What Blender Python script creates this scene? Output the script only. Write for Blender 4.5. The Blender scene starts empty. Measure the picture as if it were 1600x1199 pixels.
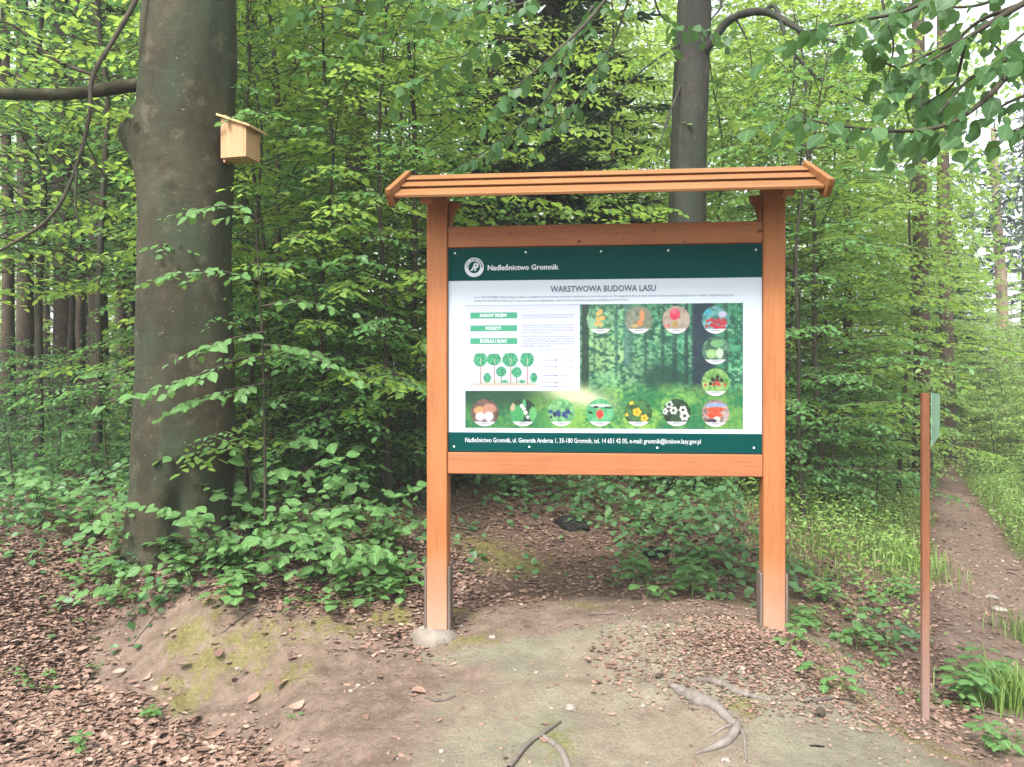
import bpy, bmesh, math, random
import numpy as np
from mathutils import Vector, Matrix, Euler

R = math.radians
rnd = random.Random(7)
rng = np.random.default_rng(11)
S = bpy.context.scene
COL = S.collection

# ------------------------------------------------------------------ camera, sky, sun, exposure
CAM = Vector((0, 0, 1.6))
FPX = 1244.0                       # focal length in photo pixels (1600 wide)
cam = bpy.data.cameras.new('camera'); cam_o = bpy.data.objects.new('camera', cam); COL.objects.link(cam_o)
cam.sensor_width = 36; cam.lens = FPX / 1600 * 36; cam.clip_end = 600
cam_o.location = CAM; cam_o.rotation_euler = (R(90), 0, 0)
S.camera = cam_o

SUN_EL, SUN_AZ = R(52), R(205)     # azimuth clockwise from +Y: behind the camera, a little to its left
w = bpy.data.worlds.new('World'); S.world = w; w.use_nodes = True
nt = w.node_tree; nt.nodes.clear()
sky = nt.nodes.new('ShaderNodeTexSky'); sky.sky_type = 'NISHITA'; sky.sun_disc = False
sky.sun_elevation = SUN_EL; sky.sun_rotation = SUN_AZ; sky.dust_density = 4; sky.air_density = 1.0
hsv = nt.nodes.new('ShaderNodeHueSaturation'); hsv.inputs['Saturation'].default_value = 0.30
bg = nt.nodes.new('ShaderNodeBackground'); bg.inputs['Strength'].default_value = 0.15
wo = nt.nodes.new('ShaderNodeOutputWorld')
nt.links.new(sky.outputs[0], hsv.inputs['Color']); nt.links.new(hsv.outputs[0], bg.inputs[0]); nt.links.new(bg.outputs[0], wo.inputs[0])
sl = bpy.data.lights.new('sun', 'SUN'); sl.energy = 1.5; sl.angle = R(10); sl.color = (1, .96, .9)
so = bpy.data.objects.new('sun', sl); COL.objects.link(so); so.location = (-6, -10, 20)
sd = Vector((math.sin(SUN_AZ) * math.cos(SUN_EL), math.cos(SUN_AZ) * math.cos(SUN_EL), math.sin(SUN_EL)))
so.rotation_euler = sd.to_track_quat('Z', 'Y').to_euler()
S.view_settings.view_transform = 'Standard'; S.view_settings.look = 'None'
S.view_settings.gamma = 1; S.view_settings.use_curve_mapping = False
S.view_settings.exposure = 1.88
S.render.engine = 'CYCLES'
cy = S.cycles
cy.use_denoising = True
cy.max_bounces = 7; cy.diffuse_bounces = 4; cy.glossy_bounces = 2; cy.transmission_bounces = 4; cy.transparent_max_bounces = 4
cy.caustics_reflective = False; cy.caustics_refractive = False
cy.sample_clamp_indirect = 6
cy.volume_bounces = 0
HAZE = .0022

# ------------------------------------------------------------------ helpers
def at(px, py, d):
    return Vector(((px - 800) / FPX * d, d, CAM.z - (py - 599.5) / FPX * d))

def vnoise(x, y, seed=0, n=64):
    g = np.random.default_rng(seed).random((n, n))
    x = np.asarray(x, float); y = np.asarray(y, float)
    xi = np.floor(x).astype(int); yi = np.floor(y).astype(int)
    fx = x - xi; fy = y - yi
    fx = fx * fx * (3 - 2 * fx); fy = fy * fy * (3 - 2 * fy)
    a = g[xi % n, yi % n]; b = g[(xi + 1) % n, yi % n]; c = g[xi % n, (yi + 1) % n]; d = g[(xi + 1) % n, (yi + 1) % n]
    return a * (1 - fx) * (1 - fy) + b * fx * (1 - fy) + c * (1 - fx) * fy + d * fx * fy

def fbm(x, y, seed=0, oct=4):
    t = 0; amp = .5; tot = 0
    for k in range(oct):
        t = t + amp * vnoise(x * 2 ** k + 17.3 * k, y * 2 ** k + 5.1 * k, seed + k); tot += amp; amp *= .5
    return t / tot

def sstep(a, b, x):
    t = np.clip((np.asarray(x, float) - a) / (b - a), 0, 1); return t * t * (3 - 2 * t)

def mesh_np(name, verts, faces, mat=None, col=None, smooth=False, tint=None):
    """verts (N,3); faces (M,k) with one k; col: per-vertex rgb; tint: per-vertex float"""
    me = bpy.data.meshes.new(name)
    verts = np.asarray(verts, np.float32); faces = np.asarray(faces, np.int32)
    k = faces.shape[1]
    me.vertices.add(len(verts)); me.vertices.foreach_set('co', verts.ravel())
    me.loops.add(faces.size); me.loops.foreach_set('vertex_index', faces.ravel())
    me.polygons.add(len(faces)); me.polygons.foreach_set('loop_start', np.arange(0, faces.size, k, dtype=np.int32))
    if smooth:
        me.polygons.foreach_set('use_smooth', np.ones(len(faces), bool))
    me.update(calc_edges=True)
    if col is not None:
        a = me.attributes.new('col', 'FLOAT_COLOR', 'POINT')
        c4 = np.ones((len(verts), 4), np.float32); c4[:, :3] = col
        a.data.foreach_set('color', c4.ravel())
    if tint is not None:
        a = me.attributes.new('tint', 'FLOAT', 'POINT'); a.data.foreach_set('value', np.asarray(tint, np.float32))
    if mat: me.materials.append(mat)
    return me

def link(name, me, parent=None, loc=None, kind=None, label=None):
    o = bpy.data.objects.new(name, me); COL.objects.link(o)
    if parent: o.parent = parent
    if loc is not None: o.location = loc
    if kind: o['kind'] = kind
    if label: o['label'] = label
    return o

def tag(o, label, cat, group=None):
    o['label'] = label; o['category'] = cat
    if group: o['group'] = group
    return o

def thing(name, label, cat, loc=(0, 0, 0), rz=0, group=None):
    o = bpy.data.objects.new(name, None); COL.objects.link(o); o.empty_display_size = .2
    o.location = loc; o.rotation_euler = (0, 0, rz)
    return tag(o, label, cat, group)

def dup(o, parent=None):
    c = o.copy(); COL.objects.link(c)
    if parent: c.parent = parent
    for ch in o.children: dup(ch, c)
    return c

class MB:
    """collects quads/tris in python lists, builds one mesh"""
    def __init__(s): s.v = []; s.f = []
    def add(s, v, f):
        n = len(s.v); s.v += [tuple(p) for p in v]; s.f += [tuple(i + n for i in q) for q in f]; return s
    def box(s, x0, x1, y0, y1, z0, z1):
        return s.add([(x0,y0,z0),(x1,y0,z0),(x1,y1,z0),(x0,y1,z0),(x0,y0,z1),(x1,y0,z1),(x1,y1,z1),(x0,y1,z1)],
                     [(0,3,2,1),(4,5,6,7),(0,1,5,4),(1,2,6,5),(2,3,7,6),(3,0,4,7)])
    def prism(s, prof, a0, a1, axis='x'):
        n = len(prof)
        def P(p, a): return (a, p[0], p[1]) if axis == 'x' else ((p[0], a, p[1]) if axis == 'y' else (p[0], p[1], a))
        v = [P(p, a0) for p in prof] + [P(p, a1) for p in prof]
        f = [tuple(range(n))[::-1], tuple(range(n, 2 * n))] + [(i, (i + 1) % n, n + (i + 1) % n, n + i) for i in range(n)]
        return s.add(v, f)
    def tube(s, pts, rad, n=6, wob=0):
        v, f = tube_np(pts, rad, n, wob); return s.add(v.tolist(), f.tolist())
    def build(s, name, mat, parent=None, bevel=0, smooth=False, seg=1, **k):
        me = bpy.data.meshes.new(name); me.from_pydata(s.v, [], s.f)
        bm = bmesh.new(); bm.from_mesh(me)
        bmesh.ops.recalc_face_normals(bm, faces=bm.faces)
        if bevel: bmesh.ops.bevel(bm, geom=list(bm.edges), offset=bevel, segments=seg, affect='EDGES', profile=.6)
        bm.to_mesh(me); bm.free()
        if smooth: me.polygons.foreach_set('use_smooth', [True] * len(me.polygons))
        if mat: me.materials.append(mat)
        return link(name, me, parent, **k)

def tube_np(pts, rad, n=6, wob=0, seed=0):
    P = np.array([tuple(p) for p in pts], float); m = len(P)
    rad = np.full(m, rad, float) if np.isscalar(rad) else np.asarray(rad, float)
    T = np.gradient(P, axis=0); T /= np.linalg.norm(T, axis=1)[:, None] + 1e-9
    ref = np.array([0, 0, 1.]) if abs(T[:, 2]).mean() < .8 else np.array([1., 0, 0])
    U = np.cross(T, ref); U /= np.linalg.norm(U, axis=1)[:, None] + 1e-9
    V = np.cross(T, U)
    a = np.linspace(0, 2 * np.pi, n, endpoint=False)
    rr = rad[:, None] * np.ones(n)[None]
    if wob: rr = rr * (1 + wob * (np.random.default_rng(seed + m).random((m, n)) - .5))
    v = P[:, None] + rr[:, :, None] * (np.cos(a)[None, :, None] * U[:, None] + np.sin(a)[None, :, None] * V[:, None])
    i = np.arange(m - 1)[:, None] * n; j = np.arange(n)[None]; j2 = (j + 1) % n
    f = np.stack([i + j, i + j2, i + n + j2, i + n + j], -1).reshape(-1, 4)
    return v.reshape(-1, 3), f

def spline(pts, k=6):
    """Catmull-Rom through the points"""
    P = [Vector(p) for p in pts]
    Q = [P[0] * 2 - P[1]] + P + [P[-1] * 2 - P[-2]]
    out = []
    for i in range(1, len(Q) - 2):
        for t in np.linspace(0, 1, k, endpoint=False):
            a, b, c, d = Q[i - 1], Q[i], Q[i + 1], Q[i + 2]
            out.append(.5 * (2 * b + (c - a) * t + (2 * a - 5 * b + 4 * c - d) * t * t + (3 * b - a - 3 * c + d) * t ** 3))
    out.append(P[-1]); return out

# ------------------------------------------------------------------ materials
class NT:
    def __init__(s, name):
        s.m = bpy.data.materials.new(name); s.m.use_nodes = True; s.t = s.m.node_tree; s.t.nodes.clear()
        s.out = s.n('ShaderNodeOutputMaterial')
    def n(s, kind, **inp):
        nd = s.t.nodes.new(kind)
        for k, v in inp.items():
            if k in nd.inputs: s.set(nd.inputs[k], v)
            else: setattr(nd, k, v)
        return nd
    def set(s, sock, v):
        if isinstance(v, bpy.types.NodeSocket): s.t.links.new(v, sock)
        elif hasattr(sock.default_value, '__len__') and not hasattr(v, '__len__'): sock.default_value = [v] * len(sock.default_value)
        elif hasattr(v, '__len__') and len(v) == 3 and len(sock.default_value) == 4: sock.default_value = (*v, 1)
        else: sock.default_value = v
    def coord(s, kind='Object', scale=(1, 1, 1)):
        c = s.n('ShaderNodeTexCoord').outputs[kind]
        m = s.n('ShaderNodeMapping'); s.set(m.inputs['Vector'], c); m.inputs['Scale'].default_value = scale
        return m.outputs[0]
    def noise(s, vec, scale, detail=4, rough=.55, dist=0):
        nd = s.n('ShaderNodeTexNoise'); s.set(nd.inputs['Vector'], vec); nd.inputs['Scale'].default_value = scale
        nd.inputs['Detail'].default_value = detail; nd.inputs['Roughness'].default_value = rough; nd.inputs['Distortion'].default_value = dist
        return nd.outputs['Fac']
    def ramp(s, fac, stops, interp='LINEAR'):
        nd = s.n('ShaderNodeValToRGB'); s.set(nd.inputs[0], fac); cr = nd.color_ramp; cr.interpolation = interp
        while len(cr.elements) < len(stops): cr.elements.new(.5)
        for e, (p, c) in zip(cr.elements, stops):
            e.position = p; e.color = (*c, 1) if hasattr(c, '__len__') else (c, c, c, 1)
        return nd.outputs[0]
    def mix(s, fac, a, b, blend='MIX'):
        nd = s.n('ShaderNodeMix', data_type='RGBA', blend_type=blend)
        s.set(nd.inputs[0], fac); s.set(nd.inputs[6], a); s.set(nd.inputs[7], b); return nd.outputs[2]
    def math(s, op, a, b=0, clamp=False):
        nd = s.n('ShaderNodeMath', operation=op, use_clamp=clamp); s.set(nd.inputs[0], a); s.set(nd.inputs[1], b); return nd.outputs[0]
    def attr(s, name, out='Fac'): return s.n('ShaderNodeAttribute', attribute_name=name).outputs[out]
    def bump(s, h, strength=.3, dist=.01):
        nd = s.n('ShaderNodeBump'); s.set(nd.inputs['Height'], h); nd.inputs['Strength'].default_value = strength; nd.inputs['Distance'].default_value = dist
        return nd.outputs[0]
    def bsdf(s, color, rough=.7, normal=None, spec=.3, link=True):
        b = s.n('ShaderNodeBsdfPrincipled'); s.set(b.inputs['Base Color'], color); s.set(b.inputs['Roughness'], rough)
        b.inputs['Specular IOR Level'].default_value = spec
        if normal is not None: s.set(b.inputs['Normal'], normal)
        if link: s.t.links.new(b.outputs[0], s.out.inputs[0])
        return b.outputs[0]

def simple(name, col, rough=.6, spec=.3):
    m = NT(name); m.bsdf(col, rough, spec=spec); return m.m

def leaf_mat(name, dark, light, trans, tfac=.38, rough=.42, spec=.35, yellow=None, obj=.5, vein=False):
    m = NT(name)
    t = m.attr('tint'); r = m.n('ShaderNodeObjectInfo').outputs['Random']
    f = m.math('ADD', m.math('MULTIPLY', t, 1 - obj), m.math('MULTIPLY', r, obj))
    c = m.mix(f, dark, light)
    if vein:     # midrib and side veins of single leaves (their own x runs along the blade)
        q = m.n('ShaderNodeSeparateXYZ'); m.set(q.inputs[0], m.coord('Object')); ay = m.math('ABSOLUTE', q.outputs[1])
        ph = m.math('SUBTRACT', q.outputs[0], m.math('MULTIPLY', ay, .9)); sv = m.math('ABSOLUTE', m.math('SINE', m.math('MULTIPLY', ph, 26)))
        vf = m.math('MAXIMUM', m.ramp(sv, [(.0, .5), (.22, 0.0)]), m.ramp(ay, [(.012, .8), (.03, 0.0)]))
        c = m.mix(vf, c, tuple(x * 1.7 + .015 for x in light)); c = m.mix(m.math('MULTIPLY', m.noise(m.coord('Object'), 5, 3), .35), c, tuple(x * .6 for x in dark))
    back = m.n('ShaderNodeNewGeometry').outputs['Backfacing']
    pal = m.mix(m.math('MULTIPLY', back, .35), c, tuple(min(1, x * 1.5 + .02) for x in light))
    p = m.bsdf(pal, rough, spec=spec, link=False)
    tr = m.n('ShaderNodeBsdfTranslucent'); m.set(tr.inputs[0], m.mix(f, tuple(x * .75 for x in trans), trans))
    mx = m.n('ShaderNodeMixShader'); mx.inputs[0].default_value = tfac
    m.t.links.new(p, mx.inputs[1]); m.t.links.new(tr.outputs[0], mx.inputs[2]); m.t.links.new(mx.outputs[0], m.out.inputs[0])
    return m.m

M = {}
M['beech_leaf'] = leaf_mat('beech_leaf', (.08, .165, .036), (.17, .285, .062), (.44, .64, .11), .47)
M['backlit_leaf'] = leaf_mat('backlit_leaf', (.105, .195, .05), (.20, .325, .085), (.48, .69, .155), .48)  # brighter, yellower leaf colour standing in for backlight
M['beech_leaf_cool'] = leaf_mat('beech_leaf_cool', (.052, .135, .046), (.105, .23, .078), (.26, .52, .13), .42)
M['shaded_near_leaf'] = leaf_mat('shaded_near_leaf', (.03, .08, .03), (.058, .13, .042), (.17, .34, .075), .34, rough=.45, spec=.2, vein=True)  # leaf colour darkened to stand in for canopy shade
M['shrub_leaf'] = leaf_mat('shrub_leaf', (.064, .15, .05), (.122, .235, .076), (.24, .44, .10), .32, rough=.5, spec=.15, vein=True)
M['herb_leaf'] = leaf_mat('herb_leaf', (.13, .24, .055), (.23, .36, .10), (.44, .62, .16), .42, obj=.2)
M['cover_leaf'] = leaf_mat('cover_leaf', (.05, .13, .05), (.115, .22, .085), (.18, .34, .09), .32, obj=.1, spec=.28)
M['grass_blade'] = leaf_mat('grass_blade', (.07, .15, .03), (.15, .23, .055), (.26, .38, .07), .35, obj=0)
M['moss_tuft'] = leaf_mat('moss_tuft', (.10, .11, .025), (.22, .21, .06), (.2, .22, .05), .2, rough=.8, spec=.1, obj=0)
M['needle'] = leaf_mat('needle', (.016, .036, .022), (.035, .07, .038), (.05, .1, .04), .15, rough=.5)

def dead_leaf_mat():
    m = NT('dead_leaf'); t = m.attr('tint')
    t = m.math('FRACT', m.math('ADD', t, m.n('ShaderNodeObjectInfo').outputs['Random']))
    c = m.ramp(t, [(0, (.125, .077, .057)), (.25, (.175, .108, .08)), (.55, (.222, .142, .107)), (.85, (.275, .186, .142)), (1, (.345, .255, .2))])
    n = m.noise(m.coord('Object'), 60, 3)
    c = m.mix(m.math('MULTIPLY', n, .3), c, (.12, .07, .05))
    m.bsdf(c, .75, spec=.2); return m.m
M['dead_leaf'] = dead_leaf_mat()

def bark_mat(name, c0, c1, c2, green=.5, scale=(1, 1, .25), bump=.35, fine=26):
    m = NT(name); v = m.coord('Object', scale)
    a = m.noise(v, 2.2, 6, .6, .4); b = m.noise(v, fine, 5, .65)
    c = m.ramp(a, [(.32, c0), (.5, c1), (.68, c2)])
    c = m.mix(m.ramp(b, [(.35, 0.0), (.7, .45)]), c, tuple(x * .5 for x in c0))
    g = m.noise(m.coord('Object', (1, 1, .5)), 3.1, 5, .6)
    c = m.mix(m.math('MULTIPLY', m.ramp(g, [(.45, 0.0), (.7, 1.0)]), green), c, (.035, .055, .03))
    hz_ = m.noise(m.coord('Object', (2, 2, 13)), 2.6, 5, .65, .5)
    c = m.mix(m.ramp(hz_, [(.58, 0.0), (.72, .22)]), c, tuple(x * .5 for x in c0))
    lc = m.noise(m.coord('Object', (1, 1, .8)), 6.5, 6, .7)
    c = m.mix(m.ramp(lc, [(.56, 0.0), (.66, .5)]), c, tuple(x * 1.35 + .012 for x in c2))
    sp = m.noise(m.coord('Object', (1, 1, 1.6)), 34, 2, .5)
    c = m.mix(m.ramp(sp, [(.70, 0.0), (.76, .5)]), c, (.28, .26, .21))
    h = m.math('ADD', m.math('ADD', b, m.math('MULTIPLY', a, 2)), m.math('MULTIPLY', hz_, -.5))
    m.bsdf(c, .85, m.bump(h, bump, .02), spec=.2); return m.m
M['beech_bark'] = bark_mat('beech_bark', (0.02304, 0.02184, 0.013), (0.04147, 0.03641, 0.02133), (0.072, 0.0619, 0.03641), .8, scale=(0.576, 0.6068, 0.4161), bump=.4)
M['grey_bark'] = bark_mat('grey_bark', (0.0186, 0.01798, 0.0155), (0.03224, 0.03038, 0.02542), (0.0527, 0.0496, 0.04092), .5)
M['twig_bark'] = bark_mat('twig_bark', (.03, .027, .02), (.05, .042, .03), (.075, .062, .045), .3)
M['spruce_bark'] = bark_mat('spruce_bark', (.04, .03, .022), (.075, .055, .04), (.12, .09, .065), .2, scale=(1, 1, .5), bump=.6, fine=18)
M['pine_bark'] = bark_mat('pine_bark', (.16, .11, .075), (.24, .17, .12), (.32, .24, .18), .05, scale=(1, 1, .4), bump=.6, fine=18)

def wood_mat(name, c0, c1, axis, dust=False, knots=.0, grain=1.0):
    m = NT(name)
    sc = {'x': (.6, 14, 14), 'z': (14, 14, .6), 'y': (14, .6, 14)}[axis]
    v = m.coord('Object', sc)
    a = m.noise(v, 2.2, 5, .6, .8); b = m.noise(v, 9, 3, .6)
    c = m.mix(m.ramp(a, [(.3, 0.0), (.7, grain)]), c0, c1)
    c = m.mix(m.math('MULTIPLY', m.ramp(b, [(.48, 0.0), (.75, .6)]), grain), c, tuple(x * .5 for x in c0))
    big = m.noise(m.coord('Object', (1, 1, 1)), 2.3, 3)
    c = m.mix(m.ramp(big, [(.4, 0.0), (.75, .25)]), c, tuple(min(1, x * 1.25 + .02) for x in c1))
    if dust:        # soil splashed up the foot of the post
        z = m.n('ShaderNodeSeparateXYZ'); m.set(z.inputs[0], m.coord('Object'))
        nz = m.math('ADD', z.outputs[2], m.math('MULTIPLY', m.noise(m.coord('Object'), 12, 4), .25))
        c = m.mix(m.ramp(nz, [(.14, .85), (.95 if hasattr(dust, '__len__') else .62, 0.0)]), c, dust if hasattr(dust, '__len__') else (.34, .225, .165))
    m.bsdf(c, .62, m.bump(a, .12, .004), spec=.3); return m.m
ORA0, ORA1 = (0.2659, 0.09063, 0.02855), (0.3267, 0.1248, 0.04118)
M['stain_x'] = wood_mat('stained_wood_rail', (0.2507, 0.08545, 0.03184), (0.3115, 0.1189, 0.04667), 'x')
M['stain_z'] = wood_mat('stained_wood_post', ORA0, ORA1, 'z', dust=True)
M['roof_x'] = wood_mat('stained_wood_roof', (0.1571, 0.06433, 0.02012), (0.2459, 0.1103, 0.03592), 'x', grain=1.2)
M['roof_y'] = wood_mat('stained_wood_barge', (0.1928, 0.07268, 0.02165), (0.2571, 0.109, 0.03424), 'y', grain=1.2)
M['fascia'] = wood_mat('stained_wood_brace', (0.2127, 0.0743, 0.02526), (0.2735, 0.1004, 0.03733), 'z')
M['weathered'] = wood_mat('weathered_board', (.055, .043, .036), (.15, .115, .095), 'z', grain=1.3)
M['pine_z'] = wood_mat('raw_pine', (0.344, 0.1935, 0.0989), (0.4214, 0.258, 0.1333), 'z', grain=1.0)
M['pine_x'] = wood_mat('raw_pine_roof', (0.4042, 0.258, 0.1204), (0.516, 0.3526, 0.1806), 'x', grain=1.1)
M['stain_red'] = wood_mat('stained_wood_stake', (0.16, 0.05779, 0.02484), (0.2159, 0.08256, 0.03464), 'z', dust=(.21, .155, .135))
M['screw'] = simple('screw_metal', (.75, .76, .76), .35, .6)
M['knot'] = simple('wood_knot', (.13, .05, .028), .7)
M['board_white'] = simple('print_white', (0.3526, 0.4085, 0.4644), .38, .3)
M['teal'] = simple('print_teal', (.0005, .040, .037), .6, .03)
M['lav'] = simple('print_lavender', (0.3096, 0.3354, 0.4429), .45)
M['lav2'] = simple('print_pale_lavender', (0.344, 0.3741, 0.473), .45)
M['tagg'] = simple('print_green', (.025, .19, .105), .45)
M['ink_white'] = simple('print_ink_white', (0.4472, 0.4816, 0.516), .45)
M['ink_dark'] = simple('print_ink_dark', (.05, .075, .11), .5)
M['ink_grey'] = simple('print_ink_grey', (.14, .16, .22), .5)

def print_mat():
    m = NT('printed_picture'); m.bsdf(m.attr('col', 'Color'), .4, spec=.35); return m.m
M['print'] = print_mat()

def stone_mat(name, c0, c1, rough=.9):
    m = NT(name); a = m.noise(m.coord('Object'), 9, 5); b = m.noise(m.coord('Object'), 60, 3)
    m.bsdf(m.mix(m.ramp(a, [(.3, 0.0), (.7, 1.0)]), c0, c1), rough, m.bump(b, .4, .01), spec=.2); return m.m
M['concrete'] = stone_mat('concrete', (0.1302, 0.1085, 0.0868), (0.2232, 0.1984, 0.1674))
M['stone'] = stone_mat('stone', (0.1728, 0.1512, 0.126), (0.3024, 0.2736, 0.2376))
M['root'] = bark_mat('root_bark', (0.0868, 0.0682, 0.0589), (0.1457, 0.1209, 0.1054), (0.2108, 0.186, 0.1674), .12, scale=(0.62, 0.62, 0.62), bump=.5, fine=40)
M['stick'] = bark_mat('stick_bark', (0.07, 0.056, 0.049), (0.119, 0.098, 0.084), (0.175, 0.147, 0.126), .1, scale=(0.7, 0.7, 0.7))
M['blackish'] = stone_mat('near_black', (.006, .006, .006), (.02, .018, .016))

def ground_mat():
    m = NT('forest_ground'); v = m.coord('Object')
    z = m.n('ShaderNodeSeparateColor'); m.set(z.inputs[0], m.attr('col', 'Color'))
    lit, moss, grs = z.outputs[0], z.outputs[1], z.outputs[2]
    n1 = m.noise(v, 1.1, 6, .6); n2 = m.noise(v, 7, 6, .65); n3 = m.noise(v, 45, 5, .7); n4 = m.noise(v, 160, 3, .7)
    bare = m.ramp(n1, [(.3, (0.1864, 0.149, 0.1057)), (.48, (0.2259, 0.2002, 0.1457)), (.62, (0.2091, 0.205, 0.1457)), (.75, (0.2373, 0.1882, 0.1349))])
    bare = m.mix(m.ramp(n2, [(.38, .55), (.58, 0.0)]), bare, (.135, .10, .078))
    bare = m.mix(m.ramp(n3, [(.55, 0.0), (.72, .55)]), bare, (.29, .25, .205))
    bare = m.mix(m.ramp(n3, [(.30, .6), (.42, 0.0)]), bare, (.15, .105, .075))
    bare = m.mix(m.ramp(n4, [(.55, 0.0), (.68, .65)]), bare, (.095, .07, .052)); bare = m.mix(m.ramp(n4, [(.3, .55), (.42, 0.0)]), bare, (.27, .235, .19))
    alg = m.noise(v, 2.3, 5, .6)
    bare = m.mix(m.ramp(alg, [(.5, 0.0), (.68, .6)]), bare, (.135, .15, .10))
    li = m.ramp(n3, [(.3, (.05, .033, .025)), (.5, (.12, .078, .058)), (.65, (.19, .128, .096)), (.8, (.27, .19, .145))])
    gr = m.ramp(n2, [(.3, (.05, .055, .022)), (.55, (.075, .10, .03)), (.75, (.12, .14, .05))])
    dirt_shade = m.attr('dirt_shade'); dk = m.ramp(n2, [(.3, (.10, .07, .052)), (.5, (.165, .12, .092)), (.7, (.235, .175, .14))]); dk = m.mix(m.ramp(n3, [(.55, 0.0), (.75, .5)]), dk, (.30, .24, .19)); dk = m.mix(m.ramp(n3, [(.28, .7), (.42, 0.0)]), dk, (.06, .042, .03))  # brown bank soil, also darkened to paint in shading of the slope
    bare = m.mix(m.ramp(m.math('ADD', dirt_shade, m.math('MULTIPLY', m.math('SUBTRACT', n2, .5), 1.2)), [(.3, 0.0), (.7, 1.0)]), bare, dk)
    mo = m.ramp(n3, [(.3, (.085, .085, .02)), (.55, (.16, .155, .04)), (.75, (.27, .25, .085))])
    e = lambda f, k=.6: m.ramp(m.math('ADD', f, m.math('MULTIPLY', m.math('SUBTRACT', n2, .5), k)), [(.35, 0.0), (.65, 1.0)])
    c = m.mix(e(lit), bare, li)
    c = m.mix(e(grs), c, gr)
    mf = m.math('ADD', m.math('MULTIPLY', moss, .62), m.math('MULTIPLY', m.math('SUBTRACT', m.noise(m.coord('Object', (1.6, 1, 1)), 9, 6, .7), .5), 2.2)); mf = m.math('MULTIPLY', m.ramp(mf, [(.3, 0.0), (.66, .68)]), m.ramp(moss, [(.04, 0.0), (.25, 1.0)]))
    c = m.mix(mf, c, mo)
    h = m.math('ADD', m.math('ADD', m.math('MULTIPLY', n2, .8), m.math('MULTIPLY', n3, .6)), m.math('MULTIPLY', n4, .25))
    m.bsdf(c, .95, m.bump(h, .9, .035), spec=.1); return m.m
M['ground'] = ground_mat()

# ------------------------------------------------------------------ terrain
CP = [(686,985,4.66),(1207,993,4.42),(950,985,4.5),(950,930,5.4),(950,900,6.0),(950,850,6.7),(950,800,7.6),(950,745,9),
      (1150,800,7.2),(1150,860,6.2),(800,1199,3.2),(1000,1100,3.75),(1000,1199,3.25),(1300,1199,3.2),(1500,1199,3.3),(1380,1130,3.8),
      (1445,1127,4.0),(1250,1010,4.3),(1300,1060,4.0),(1430,1060,4.65),(1400,930,5.8),(1300,900,6.0),
      (1530,1000,5.4),(1520,930,6.5),(1500,850,8.5),(1470,740,14.5),(1600,1199,3.6),(1600,1100,4.3),(1600,760,13),(1600,700,18),
      (640,1000,4.6),(500,1000,4.62),(560,1100,3.86),(700,1080,4.0),(640,1199,3.22),(450,1100,4.03),(380,1199,3.58),(300,1100,4.32),(200,1040,4.85),(150,1000,5.12),(150,960,5.38),(300,960,4.9),
      (400,940,5.0),(550,900,5.3),(650,860,5.8),(720,880,5.8),(225,850,5.7),(0,860,6.0),(0,1000,5.05),(0,1199,3.6),(100,1100,4.33),(100,900,5.75),
      (0,760,8),(100,655,14),(500,760,8),(600,700,11),(-250,655,14),(300,810,6.3)]
CPX = [tuple(at(*c)) for c in CP] + [(0,0,0),(3,0,-.05),(-3,0,-.1),(0,-5,0),(5,2,-.12),(-5,2,-.08),(0,30,1.3),(-20,25,1.6),(20,30,.3),(15,15,0),
       (40,50,.6),(-40,50,1.8),(0,60,1.8),(-40,0,.6),(40,0,0),(0,-40,0),(-10,8,.75),(8,6,-.1),(0,2,.0),(-2,2,-.11),(2,2,-.05)]
CPX = np.array(CPX)
def _tps():
    P = CPX[:, :2]; n = len(P)
    r2 = ((P[:, None] - P[None]) ** 2).sum(-1); K = .5 * r2 * np.log(r2 + 1e-9)
    K += np.eye(n) * .02
    A = np.zeros((n + 3, n + 3)); A[:n, :n] = K; A[:n, n] = 1; A[:n, n + 1:] = P; A[n, :n] = 1; A[n + 1:, :n] = P.T
    return np.linalg.solve(A, np.r_[CPX[:, 2], 0, 0, 0])
_W = _tps()
def hgt(x, y, detail=True):
    x = np.atleast_1d(np.asarray(x, float)); y = np.atleast_1d(np.asarray(y, float)); sh = x.shape
    xr, yr = x.ravel(), y.ravel(); xc = np.clip(xr, -45, 45); yc = np.clip(yr, -30, 60)
    out = np.empty(len(xc))
    for i in range(0, len(xc), 20000):
        X = xc[i:i + 20000]; Y = yc[i:i + 20000]
        r2 = (X[:, None] - CPX[:, 0]) ** 2 + (Y[:, None] - CPX[:, 1]) ** 2
        out[i:i + 20000] = (.5 * r2 * np.log(r2 + 1e-9)) @ _W[:-3] + _W[-3] + _W[-2] * X + _W[-1] * Y
    if detail:
        near = 1 - sstep(12, 30, np.hypot(xr, yr))
        out += (fbm(xr * 1.3 + 40, yr * 1.3 + 40, 3, 4) - .5) * .09 * near
        out += (fbm(xr * 6 + 40, yr * 6 + 40, 9, 3) - .5) * .022 * near
    bank = sstep(-.3, -.9, xr) * (1 - sstep(4.9, 5.4, yr)) * sstep(3.0, 3.6, yr) * (1 - sstep(-2.2, -2.8, xr) * 0)
    out += (fbm((xr + yr * .5) * 4 + 40, (yr - xr * .3) * 1.2 + 40, 15, 4) - .5) * .12 * bank
    return out.reshape(sh)
def H(x, y): return float(hgt(x, y)[0])
def drop(px, py):
    """the ground point seen at a photo pixel"""
    dx, dz = (px - 800) / FPX, -(py - 599.5) / FPX
    d = np.linspace(2.4, 40, 1500); z = hgt(dx * d, d)
    k = np.argmax(CAM.z + dz * d < z); k = k if k else len(d) - 1
    return Vector((dx * d[k], d[k], z[k]))

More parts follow.
